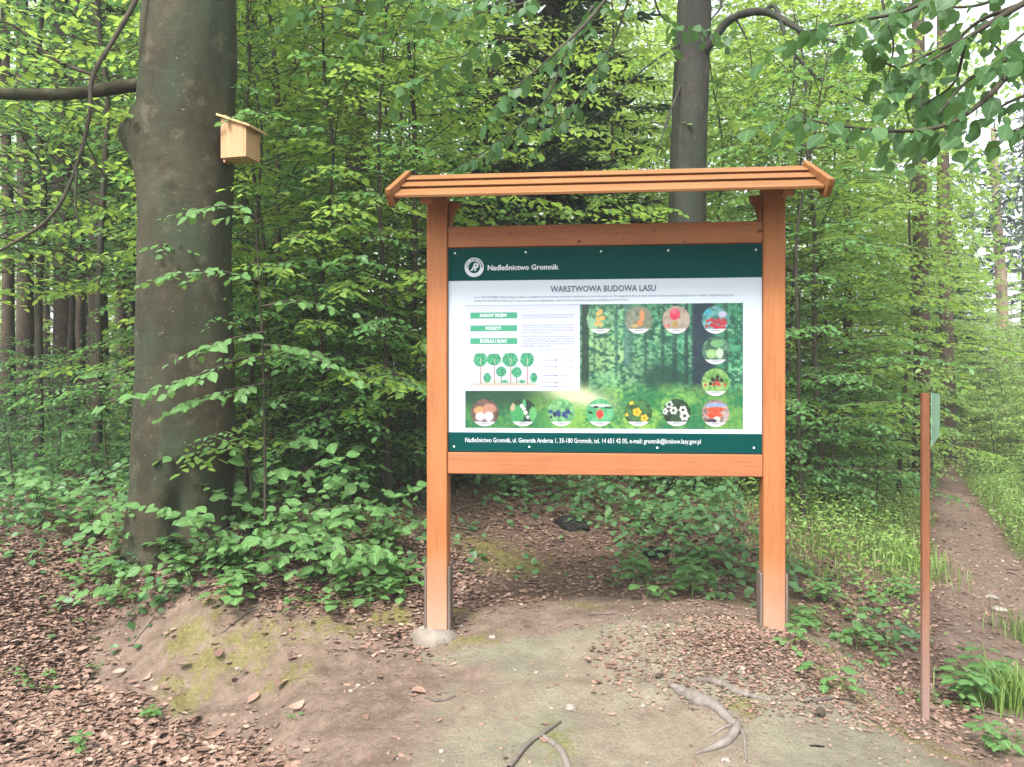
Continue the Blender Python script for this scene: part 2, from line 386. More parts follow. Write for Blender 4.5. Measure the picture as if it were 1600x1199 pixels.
PATH = np.array([(1.8,-6),(2.4,0),(2.9,3.0),(3.5,5.2),(4.1,6.6),(4.9,8.5),(6.3,11.3),(8.0,14.6),(11,19),(16,26)], float)
def path_d(x, y):
    x = np.asarray(x, float); y = np.asarray(y, float); best = np.full(x.shape, 1e9); tt = np.zeros(x.shape)
    for a, b in zip(PATH[:-1], PATH[1:]):
        ab = b - a; t = np.clip(((x - a[0]) * ab[0] + (y - a[1]) * ab[1]) / (ab @ ab), 0, 1)
        dd = np.hypot(x - a[0] - t * ab[0], y - a[1] - t * ab[1]); best = np.minimum(best, dd)
    return best
def path_w(y): return np.interp(y, [4, 6.5, 8.5, 14, 20], [.72, .55, .36, .15, .08])
def seg_side(x, y, a, b):      # signed distance from the line a-b (positive on its left)
    ax, ay = a; bx, by = b; L = math.hypot(bx - ax, by - ay)
    return ((bx - ax) * (y - ay) - (by - ay) * (x - ax)) / L
MOSS = [(600,965,.28,.10),(500,985,.35,.12),(390,1010,.3,.18),(300,990,.25,.2),(290,1090,.25,.18),(910,945,.22,.10),(800,880,.45,.3),(760,860,.4,.3),(1250,960,.2,.2),(1160,940,.25,.12),
        (1330,1080,.25,.12),(1420,1150,.25,.12),(1300,1020,.15,.15),(740,1000,.25,.08),(870,1160,.12,.12),(1160,1110,.12,.1),(450,1060,.25,.1),(330,1030,.2,.1),(700,960,.2,.1),(1480,1180,.2,.08)]
MOSSP = [(drop(a, b), c, d) for a, b, c, d in MOSS]
def zones(x, y):
    n = fbm(x * 1.7 + 9, y * 1.7 + 9, 21, 4) - .5
    left = seg_side(x, y, (-.95, 3.15), (-2.45, 4.85)) + n * .7          # west of this line: leaf litter
    litter_l = sstep(-.15, .2, left)
    back = y - (4.95 + .25 * np.sin(x * 2.1)) + n * .7
    lit = np.maximum(sstep(-.35, .55, back), litter_l)
    near_road = 1 - sstep(2.2, 2.9, y)
    lit = lit * (1 - .8 * near_road)
    pd = path_d(x, y)
    pw = path_w(y)
    onp = 1 - sstep(pw - .1, pw + .14, pd + n * .16)
    lit = np.where(x > 2.0, np.maximum(lit, .75 * (1 - sstep(1.2, 2.2, pd)) * sstep(3.6, 4.3, y)), lit)
    lit = lit * (1 - .6 * onp * sstep(3, 4.5, y))
    gr = sstep(1.2, 2.4, x - .18 * (y - 4) + n) * sstep(5.4, 7.2, y + n) * (1 - onp) * .9
    gr = np.maximum(gr, sstep(.0, .35, pd - pw) * sstep(4.6, 5.2, x - (PATH[3][0] - 3.5) - .5 * (y - 5.4) + n) * .9)
    mo = np.zeros(np.shape(x))
    for p, a, b in MOSSP:
        mo = np.maximum(mo, np.exp(-(((x - p.x) / a) ** 2 + ((y - p.y) / (b * 1.6)) ** 2) * 1.2))
    return np.clip(lit, 0, 1), np.clip(mo, 0, 1), np.clip(gr, 0, 1), onp

def build_ground():
    n = 420
    s = np.linspace(-1, 1, n)
    gx = np.sign(s) * (np.abs(s) * 5.2 + 70 * np.abs(s) ** 7)
    t = np.linspace(-1, 1, n)
    gy = 5.0 + np.sign(t) * (np.abs(t) * 5.2 + 70 * np.abs(t) ** 7)
    X, Y = np.meshgrid(gx, gy, indexing='xy')
    Z = hgt(X, Y)
    v = np.stack([X, Y, Z], -1).reshape(-1, 3)
    i = np.arange(n - 1); a = (i[:, None] * n + i[None]).reshape(-1)
    f = np.stack([a, a + 1, a + n + 1, a + n], -1)
    l, mo, g, _ = zones(X.ravel(), Y.ravel())
    me = mesh_np('ground', v, f, M['ground'], np.stack([l, mo, g], -1), smooth=True)
    x, y = X.ravel(), Y.ravel(); nn = fbm(x * 1.9, y * 1.9, 33, 4) - .5
    di = np.clip(np.maximum.reduce([sstep(.0, -.75, x + .25 * (y - 4) + nn * 1.2), sstep(4.2, 4.9, y + nn), sstep(1.55, 2.0, x + nn * .5 - .1 * (y - 3))]), 0, 1)
    di = di * (1 - .15 * (1 - sstep(-.1, .2, path_d(x, y) - path_w(y))) * (y > 4))
    a = me.attributes.new('dirt_shade', 'FLOAT', 'POINT'); a.data.foreach_set('value', di.astype(np.float32))
    link('ground', me, kind='structure')
build_ground()

# ------------------------------------------------------------------ leaf templates and scatter
def tmpl_low(wd=.3):
    v = np.array([(0,0,0),(.3,-wd,.05),(.7,-wd*.8,.03),(1,0,-.06),(.7,wd*.8,.03),(.3,wd,.05)], float)
    return v, np.array([(0,1,2,3),(0,3,4,5)])
def tmpl_high(wd=.32, curl=.14):
    xs = [0, .1, .28, .5, .72, .9, 1]; ws = [.015, .52, .93, 1, .72, .3, .01]
    v = []; 
    for x, q in zip(xs, ws):
        z = -curl * x * x
        v += [(x, -wd * q, z + .16 * wd * q), (x, 0, z), (x, wd * q, z + .16 * wd * q)]
    f = []
    for i in range(len(xs) - 1):
        a = 3 * i; f += [(a, a + 3, a + 4, a + 1), (a + 1, a + 4, a + 5, a + 2)]
    return np.array(v, float), np.array(f)
LOW, HIGH = tmpl_low(), tmpl_high()

def unit(a): return a / (np.linalg.norm(a, axis=-1, keepdims=True) + 1e-9)
def scatter(pos, dirs, nor, size, tmpl=LOW, width=1.0, rg=rng):
    """many leaves as one vertex/face array: dirs along the blade, nor its upper side"""
    pos = np.asarray(pos, float); d = unit(np.asarray(dirs, float)); n = np.asarray(nor, float)
    s = unit(np.cross(n, d)); n = np.cross(d, s)
    tv, tf = tmpl; k = len(tv); size = np.broadcast_to(np.asarray(size, float), (len(pos),))[:, None, None]
    v = pos[:, None] + size * (tv[None, :, 0:1] * d[:, None] + width * tv[None, :, 1:2] * s[:, None] + tv[None, :, 2:3] * n[:, None])
    f = (tf[None] + (np.arange(len(pos)) * k)[:, None, None]).reshape(-1, tf.shape[1])
    t = np.repeat(rg.random(len(pos)), k)
    return v.reshape(-1, 3), f, t

def jit(n, s, rg=rng): return (rg.random((n, 3)) - .5) * 2 * s

# ------------------------------------------------------------------ tree generators (return stem tubes and leaf arrays)
def sprays(path, rg, twig_gap=.13, twig_len=(.25, .5), leaf_gap=.045, size=.075, start=.25, droop=.25):
    """leafy flat sprays along a branch: list of twig polylines and leaf pos/dir/normal"""
    P = np.array([tuple(p) for p in path]); seg = np.linalg.norm(np.diff(P, axis=0), axis=1); cum = np.r_[0, np.cumsum(seg)]; L = cum[-1]
    tw, lp, ld, ln = [], [], [], []
    side = 1; s = L * start
    def leaves(a, d, l, k0=0):
        m = max(2, int(l / leaf_gap)); t = (np.arange(m) + .6) / m
        sg = np.where((np.arange(m) + k0) % 2, 1, -1)
        q = a + d * (l * t)[:, None]; q[:, 2] -= droop * l * t * t
        lat = np.cross(d, [0, 0, 1.]); lat /= np.linalg.norm(lat) + 1e-9
        dd = d * .65 + lat * sg[:, None] * .8 + jit(m, .3, rg); dd[:, 2] -= .05 + .6 * rg.random(m)
        lp.append(q); ld.append(dd); ln.append(np.array([0, 0, 1.]) + jit(m, .55, rg))
    while s < L:
        i = min(np.searchsorted(cum, s) - 1, len(seg) - 1); i = max(i, 0); u = (s - cum[i]) / (seg[i] + 1e-9)
        a = P[i] * (1 - u) + P[i + 1] * u; d = (P[i + 1] - P[i]) / (seg[i] + 1e-9)
        lat = np.cross(d, [0, 0, 1.]); lat /= np.linalg.norm(lat) + 1e-9
        td = d * .75 + lat * side * (.6 + .4 * rg.random()) + np.array([0, 0, rg.uniform(-.15, .12)]); td /= np.linalg.norm(td)
        l = rg.uniform(*twig_len) * (1.1 - .5 * s / L)
        tw.append((a, a + td * l * .5 - np.array([0, 0, droop * l * .25]), a + td * l - np.array([0, 0, droop * l])))
        leaves(a, td, l); side = -side; s += twig_gap * rg.uniform(.7, 1.3)
    d = P[-1] - P[-2]; d /= np.linalg.norm(d) + 1e-9
    leaves(P[-1] - d * .1, d, .3)
    return tw, np.concatenate(lp), np.concatenate(ld), np.concatenate(ln)

def make_tree(seed, Ht, r0, nb, zb, blen, slope=.25, size=.075, lean=.25, twigs=True, gap=.13, leafgap=.045, wigg=.12, crown_top=1.0, tl=(.25, .5)):
    rg = np.random.default_rng(seed)
    k = 9; zz = np.linspace(0, Ht, k); wx = np.cumsum(rg.normal(0, wigg, k)) * np.linspace(0, 1, k); wy = np.cumsum(rg.normal(0, wigg, k)) * np.linspace(0, 1, k)
    st = np.stack([wx + lean * (zz / Ht) ** 2 * rg.uniform(-1, 1), wy, zz], 1)
    V, F, n0 = [], [], 0
    def tube(p, r, n):
        nonlocal n0
        v, f = tube_np(p, r, n); V.append(v); F.append(f + n0); n0 += len(v)
    rr = r0 * (1 - .85 * np.linspace(0, 1, k)); rr[0] *= 1.25
    pts = np.array([tuple(p) for p in spline(st, 3)]); tube(pts, np.interp(np.linspace(0, 1, len(pts)), np.linspace(0, 1, k), rr), 7)
    LP, LD, LN = [], [], []
    for b in range(nb):
        z = zb * Ht + (crown_top - zb) * Ht * (b + rg.random()) / nb
        f = z / Ht; base = np.array([np.interp(z, zz, st[:, 0]), np.interp(z, zz, st[:, 1]), z])
        az = b * 2.4 + rg.uniform(-.6, .6); l = rg.uniform(*blen) * (1.15 - .75 * max(0, f - .35)) * (1 if f < .95 else .5)
        d = np.array([math.cos(az), math.sin(az), 0]); up = slope * rg.uniform(.3, 1.8)
        bend = np.array([-d[1], d[0], 0]) * rg.uniform(-.2, .2)
        path = [base, base + (d * .35 + bend * .3) * l + np.array([0, 0, up * l * .5]), base + (d * .7 + bend) * l + np.array([0, 0, up * l * .62]), base + (d + bend * .6) * l + np.array([0, 0, up * l * .4])]
        path = spline(path, 3); m = len(path)
        tube(path, np.linspace(max(.006, r0 * .28 * (1.1 - f)), .003, m), 4)
        tw, lp, ld, ln = sprays(path, rg, gap, tl, leafgap, size)
        if twigs:
            for t in tw: tube(t, [.0035, .0025, .0015], 3)
        LP.append(lp); LD.append(ld); LN.append(ln)
    LP, LD, LN = map(np.concatenate, (LP, LD, LN))
    sz = size * rg.uniform(.65, 1.25, len(LP))
    return (np.concatenate(V), np.concatenate(F)), scatter(LP, LD, LN, sz, LOW, 1.0, rg)

def tree_meshes(nm, bark, leafm, *a, **k):
    (v, f), (lv, lf, lt) = make_tree(*a, **k)
    return mesh_np(nm + '_trunk', v, f, bark, smooth=True), mesh_np(nm + '_crown', lv, lf, leafm, tint=lt)

SAP = [tree_meshes('sapling', M['twig_bark'], M['beech_leaf_cool' if i % 2 else 'beech_leaf'], 100 + i, Hh, .03 + .008 * (i % 3), nb, zb, bl, size=(.088, .08, .098, .072)[i])
       for i, (Hh, nb, zb, bl) in enumerate([(7.5, 62, .06, (1.0, 2.1)), (6.5, 56, .10, (.9, 1.9)), (8.5, 68, .10, (1.1, 2.3)), (7.0, 58, .04, (1.0, 2.0))])]
TALL = [tree_meshes('tall_sapling', M['twig_bark'], M['beech_leaf_cool'], 140 + i, 8.5, .05, 44, .24, (1.2, 2.3)) for i in range(2)]
BUSH = [tree_meshes('bush', M['twig_bark'], M['beech_leaf_cool'], 180 + i, 2.1, .018, 22, .06, (.5, 1.1), gap=.12, wigg=.05) for i in range(3)]
GLADE = [tree_meshes('glade_bush', M['twig_bark'], M['herb_leaf'], 190 + i, 2.3, .018, 26, .05, (.6, 1.2), gap=.12, wigg=.05) for i in range(2)]  # brighter leaf colour stands in for sunlight on the glade
FARB = [tree_meshes('far_broadleaf', M['grey_bark'], M['backlit_leaf'], 220 + i, 13, .10, 90, .05, (1.8, 3.6), size=.17, twigs=False, gap=.26, leafgap=.085, tl=(.5, .9)) for i in range(3)]
POLE = [tree_meshes('pole_tree', M['spruce_bark'], M['backlit_leaf'], 260 + i, 15, .11 + .03 * i, 40, .52, (1.0, 2.2), size=.14, twigs=False, gap=.3, leafgap=.1, lean=.3, wigg=.05, tl=(.4, .8)) for i in range(3)]

def make_spruce(seed, Ht, r0, zb, bl, whorl=.42, nper=6, dead=False):
    rg = np.random.default_rng(seed); V, F, n0 = [], [], 0
    def tube(p, r, n):
        nonlocal n0
        v, f = tube_np(p, r, n); V.append(v); F.append(f + n0); n0 += len(v)
    tube([(0, 0, z) for z in np.linspace(0, Ht, 10)], np.linspace(r0, .01, 10), 8)
    LP, LD, LN, LS = [], [], [], []
    z = zb
    while z < Ht:
        f = (z - zb) / (Ht - zb)
        for j in range(nper):
            az = rg.uniform(0, 6.283); l = bl * (1 - .85 * f) * rg.uniform(.7, 1.15) + .15
            d = np.array([math.cos(az), math.sin(az), 0]); lat = np.array([-d[1], d[0], 0])
            b = np.array([0, 0, z + rg.uniform(-.1, .1)])
            P = np.array([b, b + d * l * .4 - [0, 0, .07 * l], b + d * l * .75 - [0, 0, .16 * l], b + d * l - [0, 0, .14 * l]])
            tube(P, [.014, .01, .006, .003], 4)
            m = int(l / .05)
            for q in range(m):
                t = (q + .5) / m; a = b + d * l * t - np.array([0, 0, (.26 * t - .12 * t * t) * l])
                for sg in (-1, 1):
                    tl = (.34 * (1 - .55 * t) * min(1, .35 + t * 2)) * min(1, l) * rg.uniform(.6, 1.2)
                    td = d * .7 + lat * sg * .75 + np.array([0, 0, -.12 + rg.uniform(-.12, .1)])
                    nn = max(1, int(tl / .09))
                    for e in range(nn):
                        LP.append(a + td * tl * e / nn); LD.append(td + rg.normal(0, .22, 3)); LN.append(np.array([0, 0, 1]) + rg.normal(0, .3, 3)); LS.append(.16 * rg.uniform(.7, 1.2))
        z += whorl * rg.uniform(.7, 1.3)
    nv, nf, nt_ = scatter(LP, LD, LN, LS, tmpl_low(.17), 1, rg)
    return mesh_np('spruce_trunk', np.concatenate(V), np.concatenate(F), M['spruce_bark'], smooth=True), mesh_np('spruce_crown', nv, nf, M['needle'], tint=nt_)
SPR = [make_spruce(301, 10, .12, .7, 2.1, whorl=.30, nper=8), make_spruce(302, 16, .17, 3.4, 2.3, whorl=.5)]

PROTO = {}
def plant_tree(model, name, label, cat, x, y, rz, sc=1.0, group=None, sz=None, sink=.05):
    key = (id(model[0]), name)
    if key not in PROTO:
        t = thing(name, label, cat, group=group)
        link('trunk', model[0], t)
        link('crown', model[1], t, kind='stuff')
        PROTO[key] = t
    else: t = dup(PROTO[key])
    t['label'] = label
    if group: t['group'] = group
    t.location = (x, y, H(x, y) - sink); t.rotation_euler = (0, 0, rz); t.scale = (sc, sc, sz or sc)
    return t
def px_x(px, d): return (px - 800) / FPX * d

G = {'sap': ('slender young beech with airy bright green leaves in the woodland understorey behind the board', 'understorey saplings behind the board'),
     'tall': ('young beech with bare lower stem and high leaf layers in the shade west of the thick trunk', 'young beeches west of the thick trunk'),
     'right': ('bright green leafy young tree lining the woodland path', 'young trees lining the path'),
     'bush': ('low leafy bush growing on the shaded forest floor', 'low bushes on the forest floor'),
     'sunny': ('pale lime green leafy tree in the open glade', 'pale leafy trees in the glade'),
     'tallr': ('young beech with clear lower stem beside the path', 'clear stemmed beeches beside the path'),
     'glade': ('bright yellow green bush in the open glade by the path', 'bright bushes in the glade along the path'),
     'far': ('tall pale green broadleaf tree far back in the wood', 'broadleaf trees far back in the wood'),
     'pole': ('thin straight dark trunk of a tall forest tree with its crown high above', 'thin straight forest trunks')}
WHERE = [(-900, 0, 'far west of the thick trunk'), (0, 90, 'in the dim wood west of the thick trunk'), (90, 225, 'close beside the thick trunk on its west'), (225, 365, 'directly behind the thick trunk'), (365, 440, 'behind the nest box'),
    (440, 530, 'between nest box and half hidden dark trunk'), (530, 600, 'by the half hidden dark trunk'), (600, 690, 'behind the left board post'), (690, 800, 'over the left part of the board roof'), (800, 930, 'around the spruce behind the board'),
    (930, 1040, 'left of the slim leaning beech'), (1040, 1130, 'behind the slim leaning beech'), (1130, 1220, 'behind the right board post'), (1220, 1300, 'just right of the right board post'), (1300, 1380, 'midway between board and signpost'),
    (1380, 1440, 'just left of the signpost'), (1440, 1500, 'just right of the signpost'), (1500, 1560, 'by the bend of the path'), (1560, 2400, 'on the east side of the path')]
KIND = {'sap': 'airy beech sapling', 'tall': 'bare stemmed young beech', 'right': 'bright leafy young tree', 'bush': 'low leafy bush', 'sunny': 'pale lime green glade tree', 'tallr': 'clear stemmed path beech', 'glade': 'bright yellow green bush', 'far': 'tall pale broadleaf tree', 'pole': 'thin straight dark trunk'}
ORD = ['nearest', 'second nearest', 'third nearest', 'fourth nearest', 'fifth nearest', 'sixth nearest', 'seventh nearest', 'eighth nearest', 'ninth nearest']
def label_for(key, spots, s):
    b = next(w for w in WHERE if w[0] <= s[0] < w[1]); same = sorted(q[1] for q in spots if b[0] <= q[0] < b[1]); k = same.index(s[1])
    return ((ORD[k] if k < len(same) - 1 or k == 0 else 'farthest') + ' ' if len(same) > 1 else '') + KIND[key] + ' ' + b[2]
def many(models, name, key, cat, spots):
    grp = G[key][1]
    for i, s in enumerate(spots):
        px, d = s[0], s[1]; sc = s[2] if len(s) > 2 else 1
        plant_tree((SUNNY if models is SAP and d >= 11 else models)[i % (2 if models is SAP and d >= 11 else len(models))], name, label_for(key, spots, s), cat, px_x(px, d), d, rnd.uniform(0, 6.28), sc, grp)  # distant saplings get the leaf colour brightened as backlight

SUNNY = [tree_meshes('glade_tree', M['twig_bark'], M['backlit_leaf'], 160 + i, 7.5, .035, 62, .05, (1.0, 2.1), size=.10) for i in range(2)]
many(SAP, 'beech_sapling', 'sap', 'sapling', [(430,7.4,.9),(530,8.3,.6),(650,7.6,.85),(480,9.5),(610,10.5),(400,11),(530,12),
    (760,14.5),(900,15),(1010,12.5,.95),(830,17,1.1),(960,17,1.1),(640,14,1.1),(470,15,1.1),(360,14),(385,7.0,.75),(500,7.1,.8),(610,7.0,.8),(450,8.6),(610,9.1,.9),(465,12.6,1.1),(620,12.4,1.1),(770,12.9,.8),(960,13.6,1),(1040,15.5,1.1),(880,19,1.2),(1120,11.2,.95),(1000,17.5,1.2),(340,9.6,.9),(560,17,1.15),(700,19,1.2),(1090,14,1.1),(410,18,1.2),
    (240,10,.9),(140,17,1.2),(300,18,1.2),(0,19,1.2),])
many(SUNNY, 'glade_tree', 'sunny', 'tree', [(1432,18,.9),(1478,24,.85),(1452,28,1.0),(1515,30,.85),(1558,27,.5),(1605,30,.55),(1500,36,.9),(1640,24,.6),(1570,38,.9),(1410,23,1.1),(1365,16,.8),(1350,18,.95),(1345,21,1.0),(1395,27,1.1),(1425,21,.8),(1460,21,.6),(1530,20,.42),(1590,18,.40),(1635,16,.42)])
TALLR = [tree_meshes('tall_path_tree', M['twig_bark'], M['beech_leaf'], 150 + i, 8.0, .04, 56, .27, (.8, 1.5), size=.085) for i in range(2)]
many(TALLR, 'path_beech', 'tallr', 'sapling', [(1405,11.2,.8),(735,9.2,.9),(965,9.4,.8)])
many(TALL, 'young_beech', 'tall', 'sapling', [(-60,8.2,1),(60,9.0),(150,8.4,.95),(-20,10.5),(110,11.2),(210,10),(-160,9)])
many(SAP, 'path_sapling', 'right', 'sapling', [(1225,9.7,.9),(1255,7.8,.7),(1285,9.2,.8),(1240,10.5,.9),(1300,11.5,.85),(1262,12.6,1),(1320,13.5,.9),(1185,10.4,.9),(1180,12,1.05),(1290,15,1.05),(1200,17,1.2),
    (1302,21,1.2),(1232,19,1.2),(1502,24,.4),(1640,19,.45),(1720,14,.4),(1475,30,.85),(1520,33,.75)])
many(BUSH, 'woodland_bush', 'bush', 'bush', [(420,6.6,.8),(520,6.9,.9),(600,7.2,.8),(470,7.8),(640,8.2),(560,9),(380,8.5),(700,9.5,.7),(20,7.6,.6),(90,8.2,.65),(170,7.9,.6),(40,9.5,.6),(140,10,.6),(-60,8.6,.7),
    (200,9,.6),(-40,11,.7),(80,12,.7),(820,10.4,.55),(1000,8.8,.6),(1080,8.4,.7),(1150,8.0,.75),(930,9.8,.5),(1240,8.8,.8),(1310,8.6,.8),(1370,10,.8),(1280,10.2,.9)])
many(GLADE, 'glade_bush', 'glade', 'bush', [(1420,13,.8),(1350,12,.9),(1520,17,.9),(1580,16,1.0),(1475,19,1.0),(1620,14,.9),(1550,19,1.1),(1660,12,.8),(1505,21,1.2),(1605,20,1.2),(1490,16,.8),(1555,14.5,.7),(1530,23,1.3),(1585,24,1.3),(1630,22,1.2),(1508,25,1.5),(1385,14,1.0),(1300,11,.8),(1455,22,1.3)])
many(FARB, 'broadleaf_tree', 'far', 'tree', [(-200,22),(-50,25),(90,24),(230,26),(350,23),(440,27),(530,24),(620,28),(720,24),(810,29),(900,25),(990,28),(1080,24),(1170,27),(1280,28,.8),(-120,33,1.2),(60,35,1.2),(200,34,1.2),
    (330,36,1.2),(480,35,1.2),(640,37,1.2),(790,36,1.2),(940,38,1.2),(1100,36,1.2),(1250,42,1.1),(1400,44,.8),(1465,40,.75)])
many(POLE, 'forest_tree', 'pole', 'tree', [(12,12,.9),(40,12.5,1),(101,13,1),(128,13.5,.7),(152,12.2,1.1),(190,15,.7),(70,17,.9),(205,18,1),(455,13.5,.9),(495,16,.6),(395,13,.8),(430,17,.7),
    (380,10.5,.7),(1325,12,.6),(-30,15,1)])

# single trees that stand out
t = plant_tree(SPR[0], 'spruce_tree', 'dark green spruce with drooping needle branches rising behind the middle of the board', 'spruce', px_x(862, 10.4), 10.4, .4)
t = plant_tree(SPR[1], 'spruce_tree', 'dark tall spruce in the gloom just west of the thick beech trunk', 'spruce', px_x(120, 15.5), 15.5, 1.2)
t = plant_tree(SPR[0], 'spruce_tree', 'small dark spruce seen behind the nest box', 'spruce', px_x(390, 14.5), 14.5, 2.2, .8)
t = plant_tree(SPR[1], 'spruce_tree', 'tall dark spruce at the far end of the path', 'spruce', px_x(1600, 36), 36, 2.9, 1.0)
t = plant_tree(SPR[1], 'spruce_tree', 'far spruce with thin top west of the path end', 'spruce', px_x(1520, 44), 44, .9, .9)
t = plant_tree(SPR[0], 'spruce_tree', 'low dark spruce in the thicket by the far path bend', 'spruce', px_x(1475, 21), 21, 1.9, .6)

def lone_trunk(name, label, pts, rads, bark, n=14, seed=1):
    base = Vector(pts[0]); t = thing(name, label, 'tree', base)
    p = spline([Vector(q) - base for q in pts], 5); r = np.interp(np.linspace(0, 1, len(p)), np.linspace(0, 1, len(rads)), rads)
    v, f = tube_np(p, r, n, .12, seed); link('trunk', mesh_np('trunk', v, f, bark, smooth=True), t)
    return t
def high_crown(parent, pts, n=900, spread=2.2, size=.16, seed=5):
    rg = np.random.default_rng(seed); P = np.array([tuple(Vector(q) - parent.location) for q in pts])
    c = P[rg.integers(0, len(P), n)] + rg.normal(0, spread, (n, 3)) * [1, 1, .45]
    v, f, tt = scatter(c, jit(n, 1, rg), np.array([0, 0, 1.]) + jit(n, .5, rg), size, LOW, 1, rg)
    link('crown', mesh_np('crown', v, f, M['beech_leaf'], tint=tt), parent, kind='stuff')

def gp(px, d): x = px_x(px, d); return Vector((x, d, H(x, d) - .08))
b = gp(556, 9.6)
t = lone_trunk('ash_tree', 'dark straight trunk half hidden by leaves between the nest box and the board', [b, at(556, 360, 9.6), at(556, 150, 9.6), at(550, -150, 9.7), at(548, -600, 9.8)], [.16, .135, .12, .10, .06], M['spruce_bark'])
high_crown(t, [at(548, -350, 9.8), at(580, -600, 9.8)], 250)
b = gp(1441, 12.5)
t = lone_trunk('larch_tree', 'rough dark brown trunk standing directly behind the signpost', [b, at(1441, 560, 12.5), at(1437, 300, 12.5), at(1432, -300, 12.5)], [.16, .12, .11, .07], M['spruce_bark'])
high_crown(t, [at(1437, 120, 12.5), at(1437, 300, 12.5), at(1436, 400, 12.5), at(1432, -100, 12.5)], 1500, .8, .11)
b = gp(1483, 16)
t = lone_trunk('larch_tree', 'dark trunk in the thicket between the signpost and the bright bushes', [b, at(1480, 560, 16), at(1474, 300, 16), at(1470, -100, 16)], [.17, .13, .12, .07], M['spruce_bark'])
high_crown(t, [at(1476, 150, 16), at(1474, 300, 16), at(1478, 430, 16)], 1200, .9, .13, 9)
b = gp(1568, 30)
t = lone_trunk('pine_tree', 'pale tall pine trunk far along the path', [b, at(1565, 450, 30), at(1560, 380, 30), at(1552, 200, 30)], [.24, .2, .18, .1], M['pine_bark'])
pc = thing  # crown of the pine
rg = np.random.default_rng(77); c = np.array([tuple(at(1555, 330, 30) - t.location)]) + rg.normal(0, 1, (1400, 3)) * [1.7, 1.7, 1.3]
v, f, tt = scatter(c, jit(1400, 1, rg), jit(1400, 1, rg), .35, tmpl_low(.16), 1, rg)
link('crown', mesh_np('crown', v, f, M['needle'], tint=tt), t, kind='stuff')

